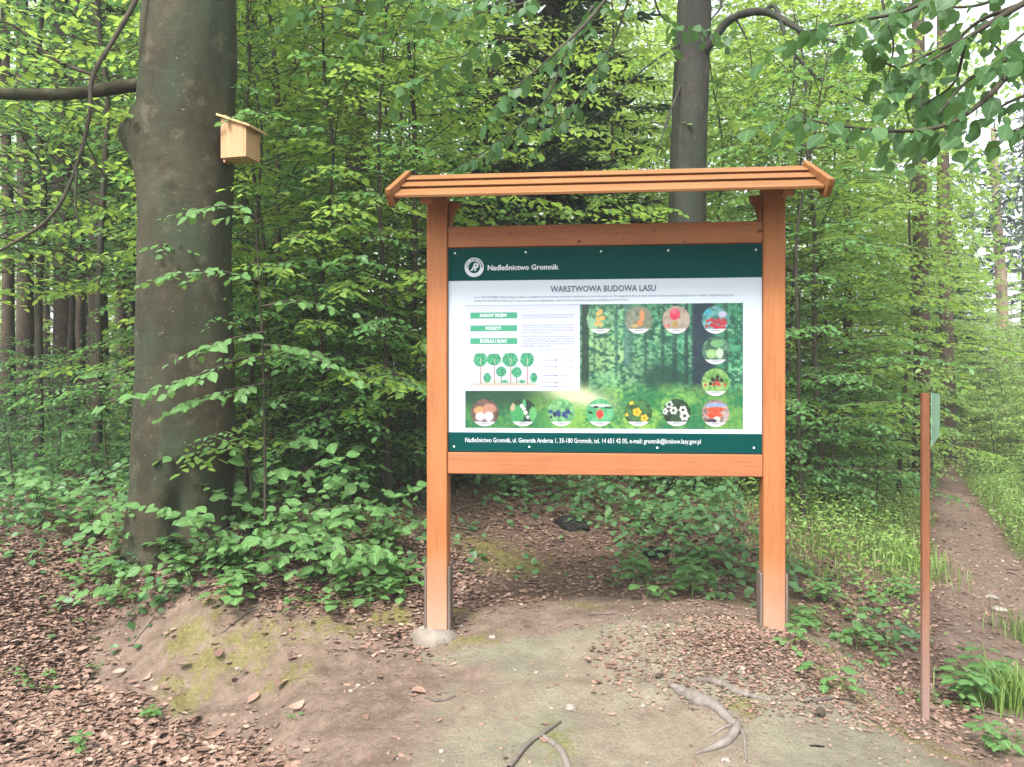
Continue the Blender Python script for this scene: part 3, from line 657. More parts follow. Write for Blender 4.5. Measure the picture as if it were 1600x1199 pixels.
# ------------------------------------------------------------------ the thick beech with the nest box
def big_beech():
    d = 5.85; k = d / FPX
    rows = [(860, 280, 152), (835, 281, 150), (800, 280, 149), (760, 284, 147), (700, 289, 155), (650, 289.5, 150), (600, 290, 146), (500, 288.5, 142), (400, 287.5, 138), (300, 289, 138), (200, 289, 141), (100, 292, 140), (0, 295, 136), (-150, 299, 128), (-400, 305, 110), (-800, 310, 80), (-1300, 315, 40)]
    base = Vector(((277 - 800) * k, d, 0)); base.z = H(base.x, base.y)
    t = thing('beech_tree', 'thick smooth grey beech trunk carrying the wooden nest box', 'tree', base)
    zs = np.array([CAM.z - (r[0] - 599.5) * k for r in rows]); cx = np.array([(r[1] - 800) * k for r in rows]); rad = np.array([r[2] * k / 2 for r in rows])
    o = np.argsort(zs); zs, cx, rad = zs[o], cx[o], rad[o]
    Z = np.r_[zs[0] - .25, np.linspace(zs[0], 5.2, 110), np.linspace(5.3, zs[-1], 20)]
    n = 56; a = np.linspace(0, 2 * np.pi, n, endpoint=False)
    CX = np.interp(Z, zs, cx); RR = np.interp(Z, zs, rad)
    A, ZZ = np.meshgrid(a, Z)
    fl = np.clip((1.15 - ZZ) / .75, 0, 1)
    r = RR[:, None] * (1 + .02 * np.sin(3 * A + 1) + .015 * np.sin(5 * A + ZZ * 1.7))
    r = r * (1 + .09 * fl ** 2 * (np.cos(A * 5 + .6)) + .05 * fl ** 3 * np.exp(-((A - 3.75) / .4) ** 2))
    r += (fbm(A * 3 + 20, ZZ * 2 + 20, 5, 4) - .5) * .035
    r += (fbm(A * 9 + 20, ZZ * 9 + 20, 6, 3) - .5) * .012
    # hollow between two root flares, facing the viewer
    r -= .17 * np.exp(-((A - 5.02) / .24) ** 2 - ((ZZ - .58) / .30) ** 2)
    # old branch scar, swollen lip, on the viewer's left side
    da = (A - 3.45); dz = ZZ - 3.40
    r += .115 * np.exp(-(da / .30) ** 2 - (dz / .13) ** 2) + .05 * np.exp(-((da - .45) / .5) ** 2 - ((dz + .12) / .25) ** 2)
    # chevron ridge (branch bark ridge) falling away from the scar to the right
    for s0 in (1,):
        ridge = 3.62 - np.clip((A - 3.8) / .9, 0, 1) ** 1.3 * .55
        w_ = ((A > 3.7) & (A < 4.9)).astype(float)
        r -= .022 * w_ * np.exp(-((ZZ - ridge) / .025) ** 2)
        r += .014 * w_ * np.exp(-((ZZ - ridge + .06) / .04) ** 2)
    # bark wrinkles
    for zc, a0, a1 in [(4.25, 4.0, 4.9), (4.02, 4.0, 4.7), (3.85, 4.2, 4.6), (2.75, 4.9, 5.6), (2.2, 4.2, 4.8), (1.75, 4.6, 5.3), (3.2, 4.4, 4.9)]:
        arc = zc + .05 * np.sin((A - a0) / (a1 - a0) * 3.14)
        r -= .010 * ((A > a0) & (A < a1)) * np.exp(-((ZZ - arc) / .014) ** 2)
    X = CX[:, None] + r * np.cos(A) - base.x; Y = d + r * np.sin(A) - base.y
    v = np.stack([X, Y, ZZ - base.z], -1).reshape(-1, 3); m = len(Z)
    i = np.arange(m - 1)[:, None] * n; j = np.arange(n)[None]
    f = np.stack([i + j, i + (j + 1) % n, i + n + (j + 1) % n, i + n + j], -1).reshape(-1, 4)
    trunk = link('trunk', mesh_np('trunk', v, f, M['beech_bark'], smooth=True), t)
    def limb(pts, r0, r1, nm='limb', n=10, mat='beech_bark'):
        p = spline([Vector(q) - base for q in pts], 6)
        v, f = tube_np(p, np.linspace(r0, r1, len(p)), n, .14, 3)
        return link(nm, mesh_np(nm, v, f, M[mat], smooth=True), t)
    limb([at(270, 128, 5.85), at(215, 133, 5.75), at(150, 142, 5.7), at(90, 148, 5.65), at(0, 147, 5.5), at(-120, 150, 5.3)], .05, .036)
    limb([at(275, -140, 5.8), at(215, -5, 5.5), at(180, 58, 5.45), at(145, 120, 5.4), at(140, 180, 5.4), at(118, 265, 5.4), at(78, 340, 5.35), at(0, 392, 5.3), at(-60, 420, 5.2)], 0.019, .009, n=8, mat='twig_bark')
    limb([at(145, 118, 5.4), at(80, 90, 5.4), at(20, 40, 5.3), at(-50, 28, 5.2)], .014, .007, n=7, mat='twig_bark')
    limb([at(120, 262, 5.4), at(118, 310, 5.4), at(122, 350, 5.4)], .012, .004, n=6)
    high_crown(t, [at(310, -900, 5.9), at(100, -900, 6.2), at(500, -1000, 6.5), at(300, -1300, 7), at(0, -1100, 8)], 800, 1.6, .17)
    # leaf layers of its low limbs, upper left
    rg = np.random.default_rng(9); LP, LD, LN = [], [], []; TW = []
    for pts in ([(-80, 100, 5.6), (40, 110, 5.5), (150, 60, 5.6), (215, 20, 5.8)], [(-80, 190, 5.3), (20, 170, 5.3), (120, 165, 5.4), (190, 175, 5.6)], [(-60, -20, 5.4), (60, 20, 5.5), (170, -30, 5.7)],
                [(-80, 250, 6.2), (30, 235, 6.2), (150, 250, 6.4), (215, 265, 6.6)], [(-60, 60, 5.2), (40, 70, 5.2), (110, 30, 5.3)], [(-40, 330, 6.2), (60, 300, 6.2), (190, 330, 6.4)], [(-60, 420, 6.4), (60, 390, 6.3), (200, 400, 6.6)], [(-60, 470, 6.6), (80, 440, 6.5), (210, 455, 6.8)]):
        tw, lp, ld, ln = sprays(spline([at(*q) - base for q in pts], 4), rg, .1, (.2, .42), .042, .08, .02)
        LP.append(lp); LD.append(ld); LN.append(ln); TW += tw
    lp = np.concatenate(LP)
    v, f, tt = scatter(lp, np.concatenate(LD), np.concatenate(LN), .08 * rg.uniform(.7, 1.2, len(lp)), LOW, 1, rg)
    link('foliage', mesh_np('foliage', v, f, M['beech_leaf'], tint=tt), t, kind='stuff')
    mb = MB()
    for q in TW: mb.tube(q, [.004, .003, .002], 3)
    mb.build('twigs', M['twig_bark'], t, kind='stuff')
    return t
beech = big_beech()

# ------------------------------------------------------------------ the nest box
def nest_box():
    c = at(374, 221, 5.62)
    t = thing('nest_box', 'pale raw wood nest box with slanting roof fixed on the thick beech trunk', 'nest box', (-1.955, 5.733, 3.205), R(-15))
    # local: -y outward side seen as the wide face, +x away from the trunk; roof falls towards +x
    zl, zr = .285, .225
    mb = MB(); prof = [(-.085, 0), (.085, 0), (.085, zr), (-.085, zl)]
    mb.prism(prof, -.09, -.072, 'y'); mb.build('side_wall', M['pine_z'], t, bevel=.002)
    mb = MB(); mb.prism(prof, .072, .09, 'y'); mb.build('side_wall', M['pine_z'], t, bevel=.002)
    MB().box(.085, .103, -.088, .088, .0, zr - .008).build('front_wall', M['pine_z'], t, bevel=.002)
    MB().box(-.103, -.085, -.088, .088, .0, zl).build('back_wall', M['pine_z'], t, bevel=.002)
    MB().box(-.083, .083, -.07, .07, -.004, .014).build('floor_board', M['pine_x'], t, bevel=.002)
    MB().prism([(-.125, zl + .016), (.145, zr - .0245), (.145, zr - .0085), (-.125, zl + .034)], -.112, .112, 'y').build('roof', M['pine_x'], t, bevel=.002)
    MB().box(-.123, -.103, -.03, .03, -.012, .33).build('batten', M['pine_z'], t, bevel=.002)
    return t
nest_box()

# ------------------------------------------------------------------ second beech behind the board
def small_leaf_mesh(matn):
    v, f = HIGH; return mesh_np('leaf', v, f, M[matn], smooth=True, tint=np.full(len(v), .5))
LEAF = {k: small_leaf_mesh(k) for k in ('shaded_near_leaf', 'shrub_leaf', 'beech_leaf')}
def put_leaves(parent, mesh, pos, dirs, nor, size, width=1.0, limit=300):
    pos = np.asarray(pos, float)[:limit]; d = unit(np.asarray(dirs, float)[:limit]); n = np.asarray(nor, float)[:limit]
    s = unit(np.cross(n, d)); n = np.cross(d, s); size = np.broadcast_to(size, (len(np.asarray(dirs)),))
    for i in range(len(pos)):
        o = bpy.data.objects.new('leaf', mesh); COL.objects.link(o); o.parent = parent
        k = float(size[i]); m = Matrix.Identity(4)
        m.col[0] = (*(d[i] * k), 0); m.col[1] = (*(s[i] * k * width), 0); m.col[2] = (*(n[i] * k), 0); m.col[3] = (*pos[i], 1)
        o.matrix_local = m

def hang_leaves(path, rg, gap=.045, sub=.13, sublen=.22, droop=.8, start=.0):
    """larger single leaves along a twig and its side twigs, tips hanging"""
    tw, lp, ld, ln = sprays(path, rg, sub, (sublen * .6, sublen * 1.2), gap, .08, start, .3)
    ld = unit(ld); ld[:, 2] -= droop * rg.random(len(ld)); ln = ln + jit(len(ln), .45, rg)
    return tw, lp, ld, ln

def second_beech():
    base = gp(1066, 8.7)
    t = thing('beech_tree', 'slim grey beech trunk leaning slightly behind the board roof', 'tree', base)
    p = spline([Vector((0, 0, 0)), at(1070, 500, 8.7) - base, at(1073, 340, 8.7) - base, at(1077, 200, 8.7) - base, at(1082, 80, 8.7) - base, at(1085, 0, 8.7) - base, at(1092, -400, 8.8) - base, at(1100, -900, 8.8) - base], 10)
    v, f = tube_np(p, np.interp(np.linspace(0, 1, len(p)), [0, .08, .4, .7, 1], [.27, .215, .195, .185, .06]), 24, .03, 2)
    link('trunk', mesh_np('trunk', v, f, M['grey_bark'], smooth=True), t)
    def limb(pts, r, nm='limb', n=9, mat='grey_bark'):
        q = spline([at(*k) - base for k in pts], 7); v, f = tube_np(q, np.interp(np.linspace(0, 1, len(q)), np.linspace(0, 1, len(r)), r), n, .15, 4)
        return link(nm, mesh_np(nm, v, f, M[mat], smooth=True), t), q
    limb([(1090, 95, 8.65), (1112, 66, 8.5), (1135, 36, 8.4), (1160, 22, 8.3), (1195, 19, 8.2), (1222, 30, 8.1), (1255, 50, 7.9), (1300, 64, 7.7), (1365, 82, 7.4)], [.052, .046, .04, .036, .022, .01])
    limb([(1193, 18, 8.2), (1212, 12, 8.15), (1235, 75, 8.0), (1278, 122, 7.8), (1330, 150, 7.6), (1420, 188, 7.4)], [.026, .022, .016, .011, .005], n=7)
    limb([(1255, 50, 7.9), (1243, 80, 7.85), (1240, 130, 7.8), (1228, 200, 7.8)], [.018, .012, .004], n=6)
    limb([(1150, 30, 8.35), (1170, 70, 8.3), (1175, 115, 8.3)], [.012, .008, .003], n=6)
    limb([(1075, -120, 8.6), (1110, -40, 8.3), (1127, 5, 8.2), (1112, 30, 8.2)], [.04, .02, .008], n=6)
    limb([(1065, 130, 8.6), (1042, 190, 8.3), (1030, 230, 8.2), (1018, 265, 8.2)], [.016, .01, .005], n=6)
    limb([(1060, 70, 8.6), (1010, 105, 8.2), (960, 150, 8)], [.016, .01, .005], n=6)
    rg = np.random.default_rng(31)
    # low limb reaching towards the viewer: its leaves hang in front of the spruce
    for k, (pts, r) in enumerate([([(1082, -330, 8.7), (1040, -180, 7.2), (990, -70, 6.0), (930, 20, 5.5), (860, 90, 5.3), (790, 150, 5.2)], .03), ([(990, -70, 6.0), (900, 50, 5.9), (850, 160, 5.8), (760, 235, 5.7), (715, 262, 5.7)], .014),
                                ([(1000, -60, 6.1), (960, 60, 6.2), (905, 150, 6.2), (850, 210, 6.2)], .012), ([(1010, -80, 6.2), (1030, 20, 6.3), (1075, 42, 6.4), (1110, 55, 6.4)], .012), ([(940, 0, 5.6), (850, 0, 5.4), (750, 20, 5.2), (690, 10, 5.1)], .012), ([(1000, -80, 6.1), (800, -20, 5.6), (640, 40, 5.5), (560, 62, 5.5)], .012), ([(860, 90, 5.3), (800, 60, 5.2), (720, 90, 5.2), (650, 130, 5.3)], .008), ([(930, -60, 5.5), (700, -60, 5.2), (560, 0, 5.2), (480, 15, 5.2)], .014)]):
        lo, q = limb(pts, [r, r * .5, .004], 'limb', 7, 'twig_bark')
        tw, lp, ld, ln = hang_leaves(q[len(q) // 3:], rg, .045, .12, .3, .9)
        put_leaves(lo, LEAF['shaded_near_leaf'], lp, ld, ln, .098 * rg.uniform(.65, 1.15, len(lp)), 1.15)
    # finer foliage on the arching limb
    LP, LD, LN = [], [], []
    for pts in ([(1160, 22, 8.3), (1230, 60, 7.9), (1365, 82, 7.4), (1450, 100, 7.2)], [(1278, 122, 7.8), (1350, 160, 7.6), (1430, 190, 7.4)], [(1240, 80, 7.9), (1245, 140, 7.8), (1225, 215, 7.8)], [(1215, 15, 8.1), (1300, -10, 7.9), (1420, 0, 7.6)], [(1042, 190, 8.3), (1000, 250, 8.2), (940, 270, 8.2)], [(1060, 70, 8.6), (980, 100, 8.2), (900, 120, 8)],
                [(880, 330, 8.0), (960, 325, 7.9), (1040, 325, 7.9)], [(940, 350, 7.8), (1000, 335, 7.7)], [(1120, 170, 8.3), (1180, 200, 8.2), (1280, 215, 8.0)], [(1110, 120, 8.4), (1200, 120, 8.2), (1300, 180, 8)]):
        tw, lp, ld, ln = sprays(spline([at(*q) - base for q in pts], 4), rg, .12, (.25, .5), .045, .08, .05)
        LP.append(lp); LD.append(ld); LN.append(ln)
    lp = np.concatenate(LP); v, f, tt = scatter(lp, np.concatenate(LD), np.concatenate(LN), .08 * rg.uniform(.7, 1.2, len(lp)), LOW, 1.1, rg)
    link('foliage', mesh_np('foliage', v, f, M['beech_leaf'], tint=tt), t, kind='stuff')
    high_crown(t, [at(1100, -700, 8.8), at(1000, -900, 8.5), at(1250, -800, 8.5)], 450, 1.6, .17, 6)
second_beech()

# ------------------------------------------------------------------ tree outside the frame whose branches hang in at the top right
def overhanging_tree():
    base = Vector((4.3, 3.3, H(4.3, 3.3) - .1))
    t = thing('beech_tree', 'beech whose dark large leaved branches hang into the bright sky by the path', 'tree', base)
    p = spline([Vector((0, 0, 0)), Vector((.03, 0, 2)), Vector((-.05, .05, 4.5)), Vector((0, .1, 8))], 8)
    v, f = tube_np(p, np.linspace(.2, .08, len(p)), 18, .05); link('trunk', mesh_np('trunk', v, f, M['grey_bark'], smooth=True), t)
    rg = np.random.default_rng(55)
    tw_all = [([(2300, -300, 3.3), (1900, -160, 3.2), (1720, -60, 3.1), (1600, 5, 3.0), (1510, 60, 3.0), (1430, 110, 2.95)], .03),
          ([(1900, -60, 3.2), (1720, 60, 3.15), (1600, 85, 3.1), (1520, 120, 3.05), (1465, 180, 3.0)], .02), ([(1900, 0, 3.3), (1720, 115, 3.2), (1600, 150, 3.15), (1545, 178, 3.1)], .016),
          ([(1600, 85, 3.1), (1545, 150, 3.0), (1480, 195, 2.95), (1400, 205, 2.9), (1310, 196, 2.85), (1240, 182, 2.8)], .012), ([(1600, -80, 3.0), (1500, -30, 3.0), (1420, 15, 2.95), (1345, 32, 2.9), (1265, 48, 2.9)], .012),
          ([(1510, 60, 3.0), (1450, 85, 3.1), (1400, 105, 3.1), (1345, 70, 3.1)], .008), ([(1720, -60, 3.1), (1620, -30, 3.3), (1520, 10, 3.4), (1400, 5, 3.4)], .012),
          ([(1800, 40, 3.0), (1700, 20, 2.9), (1620, 40, 2.8), (1550, 95, 2.8)], .012), ([(1800, 120, 3.4), (1690, 150, 3.5), (1590, 100, 3.5), (1520, 40, 3.5)], .012), ([(1760, -150, 3.3), (1600, -90, 3.3), (1480, -40, 3.25), (1400, 30, 3.2)], .012), ([(1600, 5, 3.0), (1520, 40, 3.2), (1460, 110, 3.3), (1420, 160, 3.3)], .009), ([(1720, 115, 3.2), (1640, 180, 3.0), (1580, 205, 2.95)], .008), ([(1700, -20, 3.6), (1620, 60, 3.6), (1560, 130, 3.6)], .01), ([(1510, 60, 3.0), (1490, 130, 3.1), (1440, 165, 3.1)], .007),
          ([(1372, -30, 3.0), (1385, 30, 3.0), (1396, 70, 3.0), (1388, 120, 3.0)], .005)]
    for pts, r in tw_all:
        q = spline([at(*k) - base for k in pts], 6); v, f = tube_np(q, np.linspace(r, .003, len(q)), 6, .1)
        lo = link('branch', mesh_np('branch', v, f, M['twig_bark'], smooth=True), t)
        tw, lp, ld, ln = hang_leaves(q, rg, .04, .08, .24, 1.1, .2)
        put_leaves(lo, LEAF['shaded_near_leaf'], lp, ld, ln, .072 * rg.uniform(.55, 1.2, len(lp)), 1.2, limit=150)
    high_crown(t, [at(2300, -900, 3.6)], 300, 1.0, .14, 8)
overhanging_tree()

# ------------------------------------------------------------------ the information board
BC = Vector((.52, 4.59, 0)); BRZ = R(-5.4); BZ = .15
board = thing('information_board', 'orange stained wooden notice board with small plank roof and green forest panel', 'notice board', (BC.x, BC.y, BZ), BRZ)
def bpl(px, py, ly=-.03):
    """photo pixel -> board-local x, z on the plane y = ly"""
    ex = Vector((math.cos(BRZ), math.sin(BRZ), 0)); ey = Vector((-math.sin(BRZ), math.cos(BRZ), 0))
    o = Vector((BC.x, BC.y, BZ)) + ey * ly; r = Vector(((px - 800) / FPX, 1, -(py - 599.5) / FPX))
    s = (o - CAM).dot(ey) / r.dot(ey); p = CAM + r * s - o
    return p.dot(ex), p.z
def build_board():
    for x in (-.955, .955):
        MB().box(x - .060, x + .060, -.058, .058, -.02, 2.555).build('post', M['stain_z'], board, bevel=.005)
        for s in (-1, 1):
            MB().box(min(x + s * .062, x + s * .077), max(x + s * .062, x + s * .077), -.05, .05, -.12, .385).build('foot_plate', M['weathered'], board, bevel=.003)
        MB().box(x - .035, x + .035, -.36, .36, 2.50 if 0 else 2.445, 2.50).build('cross_arm', M['fascia'], board, bevel=.004) if 0 else None
        s = 1 if x < 0 else -1
        prof = [(0, 0), (s * .010, 0)] + [(s * (.012 + .05 * (1 - math.cos(a))), .02 + .17 * math.sin(a)) for a in np.linspace(0, 1.5, 7)] + [(s * .066, .22), (0, .22)]
        MB().prism([(x + s * .062 + p, 2.29 + q) for p, q in prof], -.03, .03, 'y').build('brace', M['fascia'], board, bevel=.003)
    rt = MB().box(-.8945, .8945, -.048, .045, 2.24, 2.362).build('top_rail', M['stain_x'], board, bevel=.005)
    MB().box(-.8945, .8945, -.048, .045, .925, 1.05).build('bottom_rail', M['stain_x'], board, bevel=.005)
    for px, py, r in [(735,372,.004),(796,365,.006),(905,378,.009),(905,376,.005),(1022,361,.006),(974,374,.004),(1070,378,.007),(1187,361,.012)]:
        x, z = bpl(px, py, -.048); n = 10
        MB().add([(x + 1.5 * r * math.cos(a), -.0486, z + r * math.sin(a)) for a in np.linspace(0, 6.283, n, endpoint=False)] + [(x, -.049, z)], [(i, (i + 1) % n, n) for i in range(n)]).build('knot', M['knot'], board)
    for i in range(11):
        x0 = -.88 + i * .16
        MB().box(x0, x0 + .154, -.012, .008, 1.052, 2.238).build('backing_board', M['weathered'], board)
    # roof
    ang = math.atan2(.172, .40)
    beam = MB().box(-1.08, 1.08, -.03, .02, 2.567, 2.625); beam.build('roof_beam', M['fascia'], board, bevel=.004)
    def slope_pt(s, t, side):  # s along the slope from ridge, t above it
        return (side * (s * math.cos(ang) + t * math.sin(ang)), 2.640 - s * math.sin(ang) + t * math.cos(ang))
    for side in (-1,):
        for i, (s0, s1) in enumerate([(-.005, .145), (.125, .29), (.27, .465)]):
            th = .018; lift = .015 * (2 - i) - .012
            prof = [slope_pt(s0, lift, side), slope_pt(s1 - (.022 if i < 2 else 0), lift, side), slope_pt(s1, lift + th, side), slope_pt(s0, lift + th, side)]
            MB().prism(prof, -1.12, 1.12).build('roof_plank', M['roof_x'], board, bevel=.003)
        for x in (-1.12, 1.12):
            x0, x1 = (x - .032, x - .002) if x < 0 else (x + .002, x + .032)
            prof = [slope_pt(-.045, -.03, side), slope_pt(.43, -.06, side), slope_pt(.47, -.055, side), slope_pt(.51, .01, side), slope_pt(.515, .045, side), slope_pt(-.01, .068, side)]
            prof[0] = (side * .001, prof[0][1]); prof[-1] = (side * .001, prof[-1][1])
            MB().prism(prof, x0, x1).build('bargeboard', M['roof_y'], board, bevel=.003)
        for x in (-.955, .955):
            MB().prism([slope_pt(.02, -.055, side), slope_pt(.42, -.055, side), slope_pt(.42, -.002, side), slope_pt(.02, -.002, side)], x - .03, x + .03).build('rafter', M['fascia'], board, bevel=.002)
    # concrete footing round the left foot
    rg = np.random.default_rng(4); n = 26
    v = [(0, 0, .05)]; f = []
    for k, (rr, z) in enumerate([(.45, .05), (.75, .035), (1, 0), (1.05, -.08)]):
        for i in range(n):
            a = 2 * np.pi * i / n; q = rr * (1 + .25 * math.sin(3 * a + 1) * .5 + .12 * rg.normal())
            v.append((.135 * q * math.cos(a), .105 * q * math.sin(a), z + rg.normal() * .008))
    f += [(0, 1 + i, 1 + (i + 1) % n) for i in range(n)]
    for k in range(3):
        for i in range(n):
            a, b2 = 1 + k * n + i, 1 + k * n + (i + 1) % n; f.append((a, a + n, b2 + n, b2))
    MB().add([(-.955 + p[0] - .02, p[1] - .04, p[2] - .025) for p in v], f).build('footing', M['concrete'], board, smooth=True)
build_board()

# ---- the printed panel
panel = MB().box(-.892, .892, -.03, -.016, 1.056, 2.236).build('panel', M['board_white'], board)
YP = -.0306
def rect(name, px0, py0, px1, py1, mat, lay, exact=None):
    if exact: x0, z0, x1, z1 = exact
    else:
        (x0, z1), (x1, z0) = bpl(px0, py0), bpl(px1, py1)
    y = YP - .0007 * lay
    me = mesh_np(name, [(x0, y, z0), (x1, y, z0), (x1, y, z1), (x0, y, z1)], [(0, 1, 2, 3)], mat)
    return link(name, me, panel)
_, zt = bpl(945, 436.5); _, zb2 = bpl(945, 677)
rect('header_band', 0, 0, 0, 0, M['teal'], 0, (-.8915, zt, .8915, 2.2355))
rect('footer_band', 0, 0, 0, 0, M['teal'], 0, (-.8915, 1.0565, .8915, zb2))
def text(name, s, px0, px1, pybase, cap, mat, lay=2, bold=0, res=2, parent=None):
    cu = bpy.data.curves.new('t', 'FONT'); cu.body = s; cu.size = 1; cu.offset = bold; cu.resolution_u = res; cu.fill_mode = 'FRONT'
    o = bpy.data.objects.new('t', cu); COL.objects.link(o)
    dg = bpy.context.evaluated_depsgraph_get(); dg.update()
    me = bpy.data.meshes.new_from_object(o.evaluated_get(dg)); me.name = name
    bpy.data.objects.remove(o)
    c = np.array([v.co[:] for v in me.vertices]); x0, x1 = c[:, 0].min(), c[:, 0].max()
    (ax, az), (bx, bz) = bpl(px0, pybase), bpl(px1, pybase)
    hz = bpl(px0, pybase - cap)[1] - az
    n = np.stack([ax + (c[:, 0] - x0) / (x1 - x0) * (bx - ax), np.full(len(c), YP - .0007 * lay), az + c[:, 1] / .727 * hz], 1)
    me.vertices.foreach_set('co', n.astype(np.float32).ravel()); me.materials.clear(); me.materials.append(mat); me.update()
    return link(name, me, parent or panel)
text('header_text', 'Nadleśnictwo Gromnik', 762, 873, 422.5, 8.2, M['ink_white'], 1, .026)
text('title_text', 'WARSTWOWA BUDOWA LASU', 860, 1025, 456.5, 9.6, M['ink_dark'], 1, .026)
text('body_text', 'Las to EKOSYSTEM, w którym życie roślinne powiązane jest ze światem zwierząt i nieożywionymi tworami przyrody. We wszystkich fitocenozach leśnych rośliny konkurują między sobą o światło. Rezultatem tego jest', 741, 1147, 466.5, 3.6, M['ink_grey'], 1, .004, 1)
text('body_text', 'WARSTWOWA BUDOWA LASU, która prowadzi do maksymalnego wykorzystania przestrzeni przez poszczególne elementy flory.', 741, 981, 472.3, 3.6, M['ink_grey'], 1, .006, 1)
text('footer_text', 'Nadleśnictwo Gromnik, ul. Generała Andersa 1, 33-180 Gromnik, tel. 14 651 42 05, e-mail: gromnik@krakow.lasy.gov.pl', 727, 1095, 691, 7.4, M['ink_white'], 1, .008)

def paint_grid(name, px0, py0, px1, py1, nx, ny, fn, lay, disc=False):
    (x0, z1), (x1, z0) = bpl(px0, py0), bpl(px1, py1)
    u = np.linspace(0, 1, nx + 1); v = np.linspace(0, 1, ny + 1); U, V = np.meshgrid(u, v)
    if disc:   # square grid mapped to a disc
        a, b2 = U * 2 - 1, V * 2 - 1
        dx = a * np.sqrt(1 - b2 * b2 / 2); dy = b2 * np.sqrt(1 - a * a / 2); U, V = dx / 2 + .5, dy / 2 + .5
    c = fn(U, V)
    P = np.stack([x0 + (x1 - x0) * U, np.full(U.shape, YP - .0007 * lay), z1 + (z0 - z1) * V], -1).reshape(-1, 3)
    i = np.arange(ny)[:, None] * (nx + 1) + np.arange(nx)[None]; i = i.reshape(-1)
    f = np.stack([i, i + nx + 1, i + nx + 2, i + 1], -1)
    return link(name, mesh_np(name, P, f, M['print'], c.reshape(-1, 3)), panel)
def lin(c): c = np.asarray(c, float) / 255; return np.where(c < .04, c / 12.92, ((c + .055) / 1.055) ** 2.4) * .44
def lerp(a, b, t): return a + (b - a) * np.asarray(t)[..., None]

def forest_photo(U, V):
    x, y = U * 434, V * 194          # photo pixels inside the print
    n = fbm(x / 14, y / 10, 50, 5); n2 = fbm(x / 4.5 + 9, y / 3.2, 60, 3); n3 = fbm(x / 40, y / 30, 70, 3)
    c = lerp(lin((34, 104, 80)), lin((84, 172, 128)), sstep(.3, .72, n * .6 + n2 * .45 - .03))
    c = lerp(c, lin((150, 215, 160)), sstep(.55, .75, n2) * sstep(.45, .6, n3) * .8)
    c = lerp(c, lin((190, 228, 150)), np.exp(-((x - 225) / 60) ** 2 - ((y - 75) / 55) ** 2) * .55 * sstep(.35, .6, n2))
    c = lerp(c, lin((18, 60, 58)), sstep(.5, .75, 1 - n2) * .6)
    def trunk(cx, wd, col, y1, a=.95, lean=0):
        nonlocal c
        m = (1 - sstep(wd * .4, wd * .62, np.abs(x - cx - lean * y + 3 * (n - .5)))) * (1 - sstep(y1 - 6, y1 + 4, y)) * a
        c = lerp(c, lin(col) * (.8 + .5 * n2[..., None]), m)
    trunk(191, 12, (26, 58, 50), 138); trunk(255, 8, (74, 122, 118), 100, .8); trunk(262, 6, (60, 110, 100), 112, .7); trunk(373, 34, (22, 44, 66), 165)
    trunk(330, 8, (25, 62, 66), 120, .8); trunk(312, 5, (30, 70, 66), 130, .7); trunk(240, 5, (48, 100, 92), 116, .8); trunk(285, 5, (34, 84, 76), 112, .8); trunk(348, 6, (24, 60, 62), 128, .9); trunk(408, 7, (30, 80, 60), 150, .8); trunk(222, 4, (60, 110, 90), 110, .6); trunk(205, 4, (40, 90, 74), 120, .6)
    dk = np.exp(-((x - 310) / 40) ** 2 - ((y - 115) / 28) ** 2); c = lerp(c, lin((20, 66, 54)), np.clip(dk * 1.1, 0, .85) * sstep(.25, .55, n2 + .1))
    g = sstep(118, 150, y + 12 * (n - .5))
    gcol = lerp(lin((40, 128, 78)), lin((150, 205, 92)), sstep(.35, .65, n3 * .6 + n2 * .4) * np.clip(.45 + .55 * np.exp(-((x - 250) / 130) ** 2), 0, 1))
    blades = fbm(x / 1.6, y / 9, 81, 2); gcol = gcol * (.75 + .5 * blades[..., None])
    c = lerp(c, gcol, g)
    c = lerp(c, lin((24, 70, 54)), np.clip(1.2 * np.exp(-((x - 40) / 95) ** 2 - ((y - 140) / 26) ** 2), 0, .9) * sstep(.2, .5, n2 + .15))
    c = lerp(c, lin((226, 240, 190)), np.clip(1.3 * np.exp(-((x - 190 - (y - 150) * 1.6) / 34) ** 2 - ((y - 142) / 16) ** 2), 0, .95))
    c = lerp(c, lin((120, 190, 90)), np.exp(-((x - 150) / 30) ** 2 - ((y - 180) / 14) ** 2) * .7)
    return c
paint_grid('forest_picture', 727, 477.5, 1161, 671, 300, 134, forest_photo, 0)
rect('text_box', 727, 478, 906, 547, M['lav'], 1); rect('diagram_box', 727, 547, 906, 611, M['lav2'], 1)
for py, s, a, b2 in [(493.2, 'KORONY DRZEW', 750, 792), (513.2, 'PODSZYT', 759, 783), (533.2, 'ŚCIÓŁKA I RUNO', 750, 792)]:
    rect('tag_bar', 735, py - 4.3, 808, py + 4.3, M['tagg'], 2)
    text('tag_text', s, a, b2, py + 2.5, 5, M['ink_white'], 3, .03, 2)
